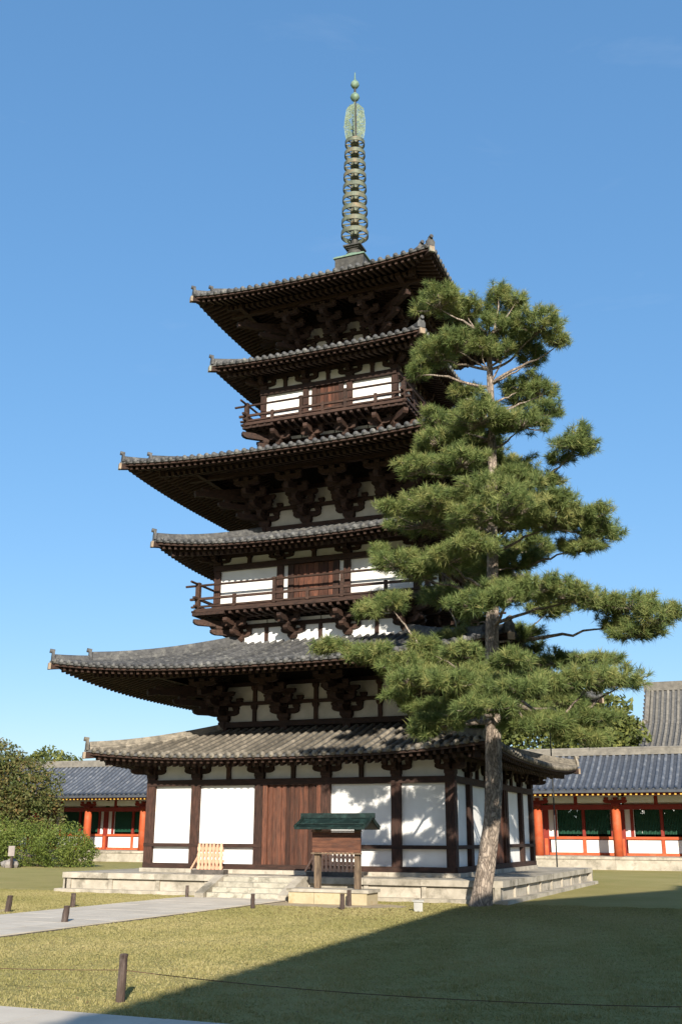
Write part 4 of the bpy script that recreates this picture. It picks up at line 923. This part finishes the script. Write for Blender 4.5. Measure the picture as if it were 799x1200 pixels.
vt.build('verge_tiles', G['halltile'], hr, False, 'stuff')
lr = MB()
for i in range(-14, 15):
    y0 = i*.5; q0 = max(0, abs(y0)-3.5); 
    if q0 < 5.8: lr.tube([(-q*.92, y0, zl(q)+.03) for q in np.linspace(q0, 6.1, 5)], .11, 6)
lr.build('tile_rows', G['halltile'], hr, True, 'stuff')

# ------------------------------------------------------------------ gate hall behind the viewer: its roof throws the large shadow on the lawn
GR = rad(4.45); EH = 9.0; k_ = EH/math.tan(SUN_EL)
ex, eyy = 6.55+math.sin(SUN_A)*k_, -8.7-math.cos(SUN_A)*k_
gh = thing('gate_hall', 'large gabled gate hall right of the viewer, seen only by its shadow on the lawn', 'gate hall', (ex, eyy, 0), GR)
GL, RUN, SLP = 34.0, 12.0, .53
m = MB()
for z0_ in (0, -.35):
    m.grid([[(x, y, EH+SLP*min(x, 2*RUN-x)+z0_) for x in (0, RUN, 2*RUN)] for y in (0, -GL)])
m.grid([[(x, y, EH+d_) for d_ in (0, -.35)] for x, y in ((0, 0), (0, -GL))]); m.grid([[(2*RUN, y, EH+d_) for d_ in (0, -.35)] for y in (0, -GL)])
for y in (0, -GL): m.grid([[(x, y, EH+SLP*min(x, 2*RUN-x)+d_) for x in (0, RUN, 2*RUN)] for d_ in (0, -.35)])
groof = m.build('roof', G['bluepan'], gh)
rw = MB().bar((0, 0, EH+.05), (RUN, 0, EH+SLP*RUN+.05), .2, .18).mesh('tile_row', G['bluetile'])
for i in range(56): put('tile_row', rw, groof, loc=(0, -.3-i*.6, 0))
MB().b2(RUN-.4, RUN+.4, -GL, 0, EH+SLP*RUN+.02, EH+SLP*RUN+.7).build('ridge', G['bluetile'], groof)
MB().b2(4, 2*RUN-4, -GL+3, -3, .6, EH+1.6).build('wall', G['plaster'], gh)
MB().add([(4, -3.0, EH+1.6), (2*RUN-4, -3.0, EH+1.6), (RUN, -3.0, EH+SLP*RUN-.4), (4, -3.3, EH+1.6), (2*RUN-4, -3.3, EH+1.6), (RUN, -3.3, EH+SLP*RUN-.4)], [(0, 1, 2), (5, 4, 3), (0, 2, 5, 3), (1, 4, 5, 2)]).build('gable', G['plaster'], gh)
MB().b2(1.5, 2*RUN-1.5, -GL+1, -1, 0, .6).build('plinth', G['stone'], gh)
gc = MB().lathe([(.36, .6), (.36, 5), (.31, EH+1.0)], n=16).mesh('column', G['vermil'], True)
for i in range(7):
    for x in (3.2, 2*RUN-3.2): put('column', gc, gh, loc=(x, -2.6-i*4.8, 0))
for x in (3.2, 2*RUN-3.2): MB().b2(x-.2, x+.2, -GL+2, -2, EH+.9, EH+1.4).build('eave_beam', G['vermil'], gh)

# ------------------------------------------------------------------ leafy trees and hedge
def leaves(blobs, per, size, seed):
    r = np.random.default_rng(seed); Vs = []; Ts = []
    for (cx, cy, cz, rx, ry, rz__) in blobs:
        n = int(per*(rx*ry+rx*rz__+ry*rz__)/3)
        u = r.normal(size=(n, 3)); u /= np.linalg.norm(u, axis=1, keepdims=True)
        lump = 1+.13*np.sin(4*u[:, 0]+seed+cx)+.13*np.sin(5*u[:, 1]+cy)+.12*np.sin(6*u[:, 2]+cz)+.08*np.sin(11*u[:, 0]+9*u[:, 2])
        P = u*(r.uniform(.25, 1, (n, 1))**.35)*lump[:, None]*np.array([rx, ry, rz__])+np.array([cx, cy, cz])
        P = P[P[:, 2] > .02]; n = len(P)
        a = r.normal(size=(n, 3)); a /= np.linalg.norm(a, axis=1, keepdims=True); b = np.cross(a, r.normal(size=(n, 3))); b /= np.linalg.norm(b, axis=1, keepdims=True)
        s_ = size*r.uniform(.6, 1.3, (n, 1))
        Vs.append(np.stack([P-a*s_, P+b*s_*.5, P+a*s_, P-b*s_*.5], 1).reshape(-1, 3))
        cl = np.sin(P[:, 0]*2.1+seed)*np.sin(P[:, 1]*1.7)*np.sin(P[:, 2]*2.3)
        Ts.append(np.repeat(np.clip(.5+.2*cl+r.normal(0, .2, n), 0, 1), 4))
    V = np.concatenate(Vs); F = np.arange(len(V)).reshape(-1, 4); return V, F, np.concatenate(Ts)
def tree(name, label, cat, base, blobs, per, size, m, seed, trunk=.18, group=None):
    t = thing(name, label, cat, base, 0, group); off = [(b[0]-base[0], b[1]-base[1], b[2]-base[2], *b[3:]) for b in blobs]
    V, F, T = leaves(off, per, size, seed); put('crown', npmesh('crown', V, F, m, T), t)
    tb = MB(); top = max(b[2] for b in off)
    tb.tube([(0, 0, -.1), (.1, .05, top*.5), (0, .1, top)], [trunk, trunk*.7, trunk*.3], 8); tb.build('trunk', G['bark'], t, True)
    for i, b in enumerate(off[:7]):
        MB().tube([(.05, 0, top*.35), (b[0]*.5, b[1]*.5, top*.35+(b[2]-top*.35)*.6), (b[0], b[1], b[2])], [trunk*.5, trunk*.3, trunk*.12], 6).build('limb', G['bark'], t, True)
    return t
Z = PZ
tree('maple_tree', 'rounded bushy tree with reddish autumn tint left of the corridor', 'tree', (-30.3, 18.5, 0),
     [(-30.6, 18.5, 5.2, 2.3, 2.2, 1.6), (-32.6, 18.3, 6.0, 2.2, 2.0, 1.7), (-28.6, 18.2, 4.3, 1.5, 1.5, 1.3), (-28.9, 18.6, 2.9, 1.7, 1.6, 1.3), (-31.5, 17.6, 3.4, 2.5, 1.8, 1.7), (-34.5, 18.5, 4.6, 2.2, 2, 2.2)], 950, .11, G['leafred'], 3)
tree('hedge_bush', 'wide rounded green hedge at the left edge behind the small sign', 'hedge', (-25.0, 14.2, 0),
     [(-23.4, 14.0, 1.05, 1.75, 1.6, 1.25), (-25.6, 14.0, 1.15, 1.9, 1.7, 1.4), (-27.8, 13.6, 1.2, 2.0, 1.7, 1.4), (-30.0, 13.5, 1.2, 2.0, 1.7, 1.4), (-22.3, 14.3, .75, 1.1, 1.3, .9)], 2900, .06, G['leafhedge'], 5, .08)
tree('far_tree', 'distant yellow-green tree top above the left corridor roof', 'tree', (-50.5, 48, 0),
     [(-51.2, 48, 8.0, 2.4, 2.5, 1.5), (-48.9, 48.2, 7.7, 1.9, 2.2, 1.3), (-53.5, 48, 7.4, 2.2, 2.2, 1.6), (-50.5, 47.5, 6.0, 3.4, 2.6, 1.8)], 330, .22, G['leaffar'], 8, .3)
tree('broad_tree', 'broad green tree rising behind the corridor left of the hall roof', 'tree', (1.6, 40, 0),
     [(3.2, 40, 10.0, 2.3, 2.3, 1.5), (1.3, 40.4, 10.3, 2.5, 2.3, 1.4), (4.6, 40.3, 8.7, 1.5, 1.9, 1.3), (2.2, 39.2, 8.3, 3.0, 2.4, 1.8)], 420, .20, G['leaffar'], 12, .35)
tree('broad_tree', 'dense green tree seen behind the pine trunk beyond the corridor', 'tree', (-3.2, 41.5, 0),
     [(-1.5, 41, 10.2, 2.5, 2.3, 1.5), (-3.8, 41.4, 9.8, 2.4, 2.2, 1.6), (-5.8, 41.6, 9.0, 2.2, 2.1, 1.5), (-2.6, 40.4, 8.0, 3.6, 2.4, 1.9)], 420, .20, G['leaffar'], 17, .35)

tree('garden_hedge', 'long dark leafy hedge seen through the lattice windows behind the corridor', 'hedge', (-10, 35.6, 0),
     [(x, 35.6+.3*math.sin(x*3), 2.1+.3*math.sin(x*1.7), 2.0, 1.2, 2.7) for x in np.arange(-46, 27, 2.0)], 520, .27, G['leafhedge'], 30, .1)

# ------------------------------------------------------------------ lawn grass
def grass(n, x0, x1, y0, y1, h, seed, keep):
    r = np.random.default_rng(seed); x = r.uniform(x0, x1, n); y = r.uniform(y0, y1, n); k = keep(x, y); x, y = x[k], y[k]; n = len(x)
    a = r.uniform(0, 6.283, n); hh = h*r.uniform(.5, 1.2, n); w = .006+.0012*np.abs(y+37)*.25; lean = r.uniform(0, .9, n)*hh; la = r.uniform(0, 6.283, n)
    V = np.zeros((n, 3, 3)); V[:, 0] = np.stack([x-w*np.cos(a), y-w*np.sin(a), np.full(n, -.003)], 1); V[:, 1] = np.stack([x+w*np.cos(a), y+w*np.sin(a), np.full(n, -.003)], 1)
    V[:, 2] = np.stack([x+lean*np.cos(la), y+lean*np.sin(la), hh], 1)
    big = np.sin(x*.9+1.3*np.sin(y*.5))*np.sin(y*.7+np.sin(x*.6)); T = np.clip(.54+.15*big+r.normal(0, .14, n), 0, 1)
    V[:, 2, 2] *= np.repeat(1, n)*(.75+.55*np.clip(np.sin(x*5.3+2*np.sin(y*3.1))*np.sin(y*4.7+np.sin(x*2.2)), -.6, 1))
    return V.reshape(-1, 3), np.arange(3*n).reshape(-1, 3), np.repeat(T, 3)
def keep(x, y):
    k = ~((x > -1.87) & (x < 1.42)) & ~(y < -27.17) & ~((np.abs(x) < PH+.25) & (y > -PH-.25))
    k &= ~(((x-2.9)/2.4)**2+((y+9.6)/1.0)**2 < 1) & ~((np.abs(x) < 1.6) & (y > -8.9)) & ~((((x+4.2)/1.7)**2+((y+17.2)/2.4)**2) < 1)
    f = 14.74+(y+36.98)*(-.05); return k & (x < f+.6) & (x > 14.74-(y+36.98)*.95)
Va, Fa, Ta = grass(760000, -16, 15, -27.2, -7.0, .031, 21, keep)
go = put('lawn_grass', npmesh('lawn_grass', Va, Fa, G['grassblade'], Ta), kind='stuff'); tag(go, 'short dry green and tan lawn grass around the paths', 'grass')

# fallen leaves and needles lying on the lawn
def litter(n, seed):
    r = np.random.default_rng(seed); x = np.concatenate([r.uniform(-6, 14, n), r.normal(6.5, 3.0, n)]); y = np.concatenate([r.uniform(-27, -8, n), r.normal(-11, 2.6, n)])
    k = keep(x, y) & (y < -7.9); x, y = x[k], y[k]; n = len(x); a = r.uniform(0, 6.283, n); s_ = r.uniform(.012, .035, n); z = r.uniform(.02, .034, n)
    c, d_ = np.cos(a), np.sin(a)
    V = np.stack([np.stack([x-c*s_, y-d_*s_, z], 1), np.stack([x+d_*s_*.45, y-c*s_*.45, z+.006], 1), np.stack([x+c*s_, y+d_*s_, z+.004], 1), np.stack([x-d_*s_*.45, y+c*s_*.45, z+.009], 1)], 1)
    return V.reshape(-1, 3), np.arange(4*n).reshape(-1, 4), np.repeat(r.uniform(0, 1, n), 4)
G['litter'] = leafmat('fallen_leaf_litter', (0.07, 0.04, 0.02), (0.17, 0.10, 0.045), (0.34, 0.20, 0.08), 0.1)
Vl, Fl, Tl = litter(2600, 5)
tag(put('fallen_leaves', npmesh('fallen_leaves', Vl, Fl, G['litter'], Tl), kind='stuff'), 'brown fallen leaves scattered over the lawn', 'leaves')
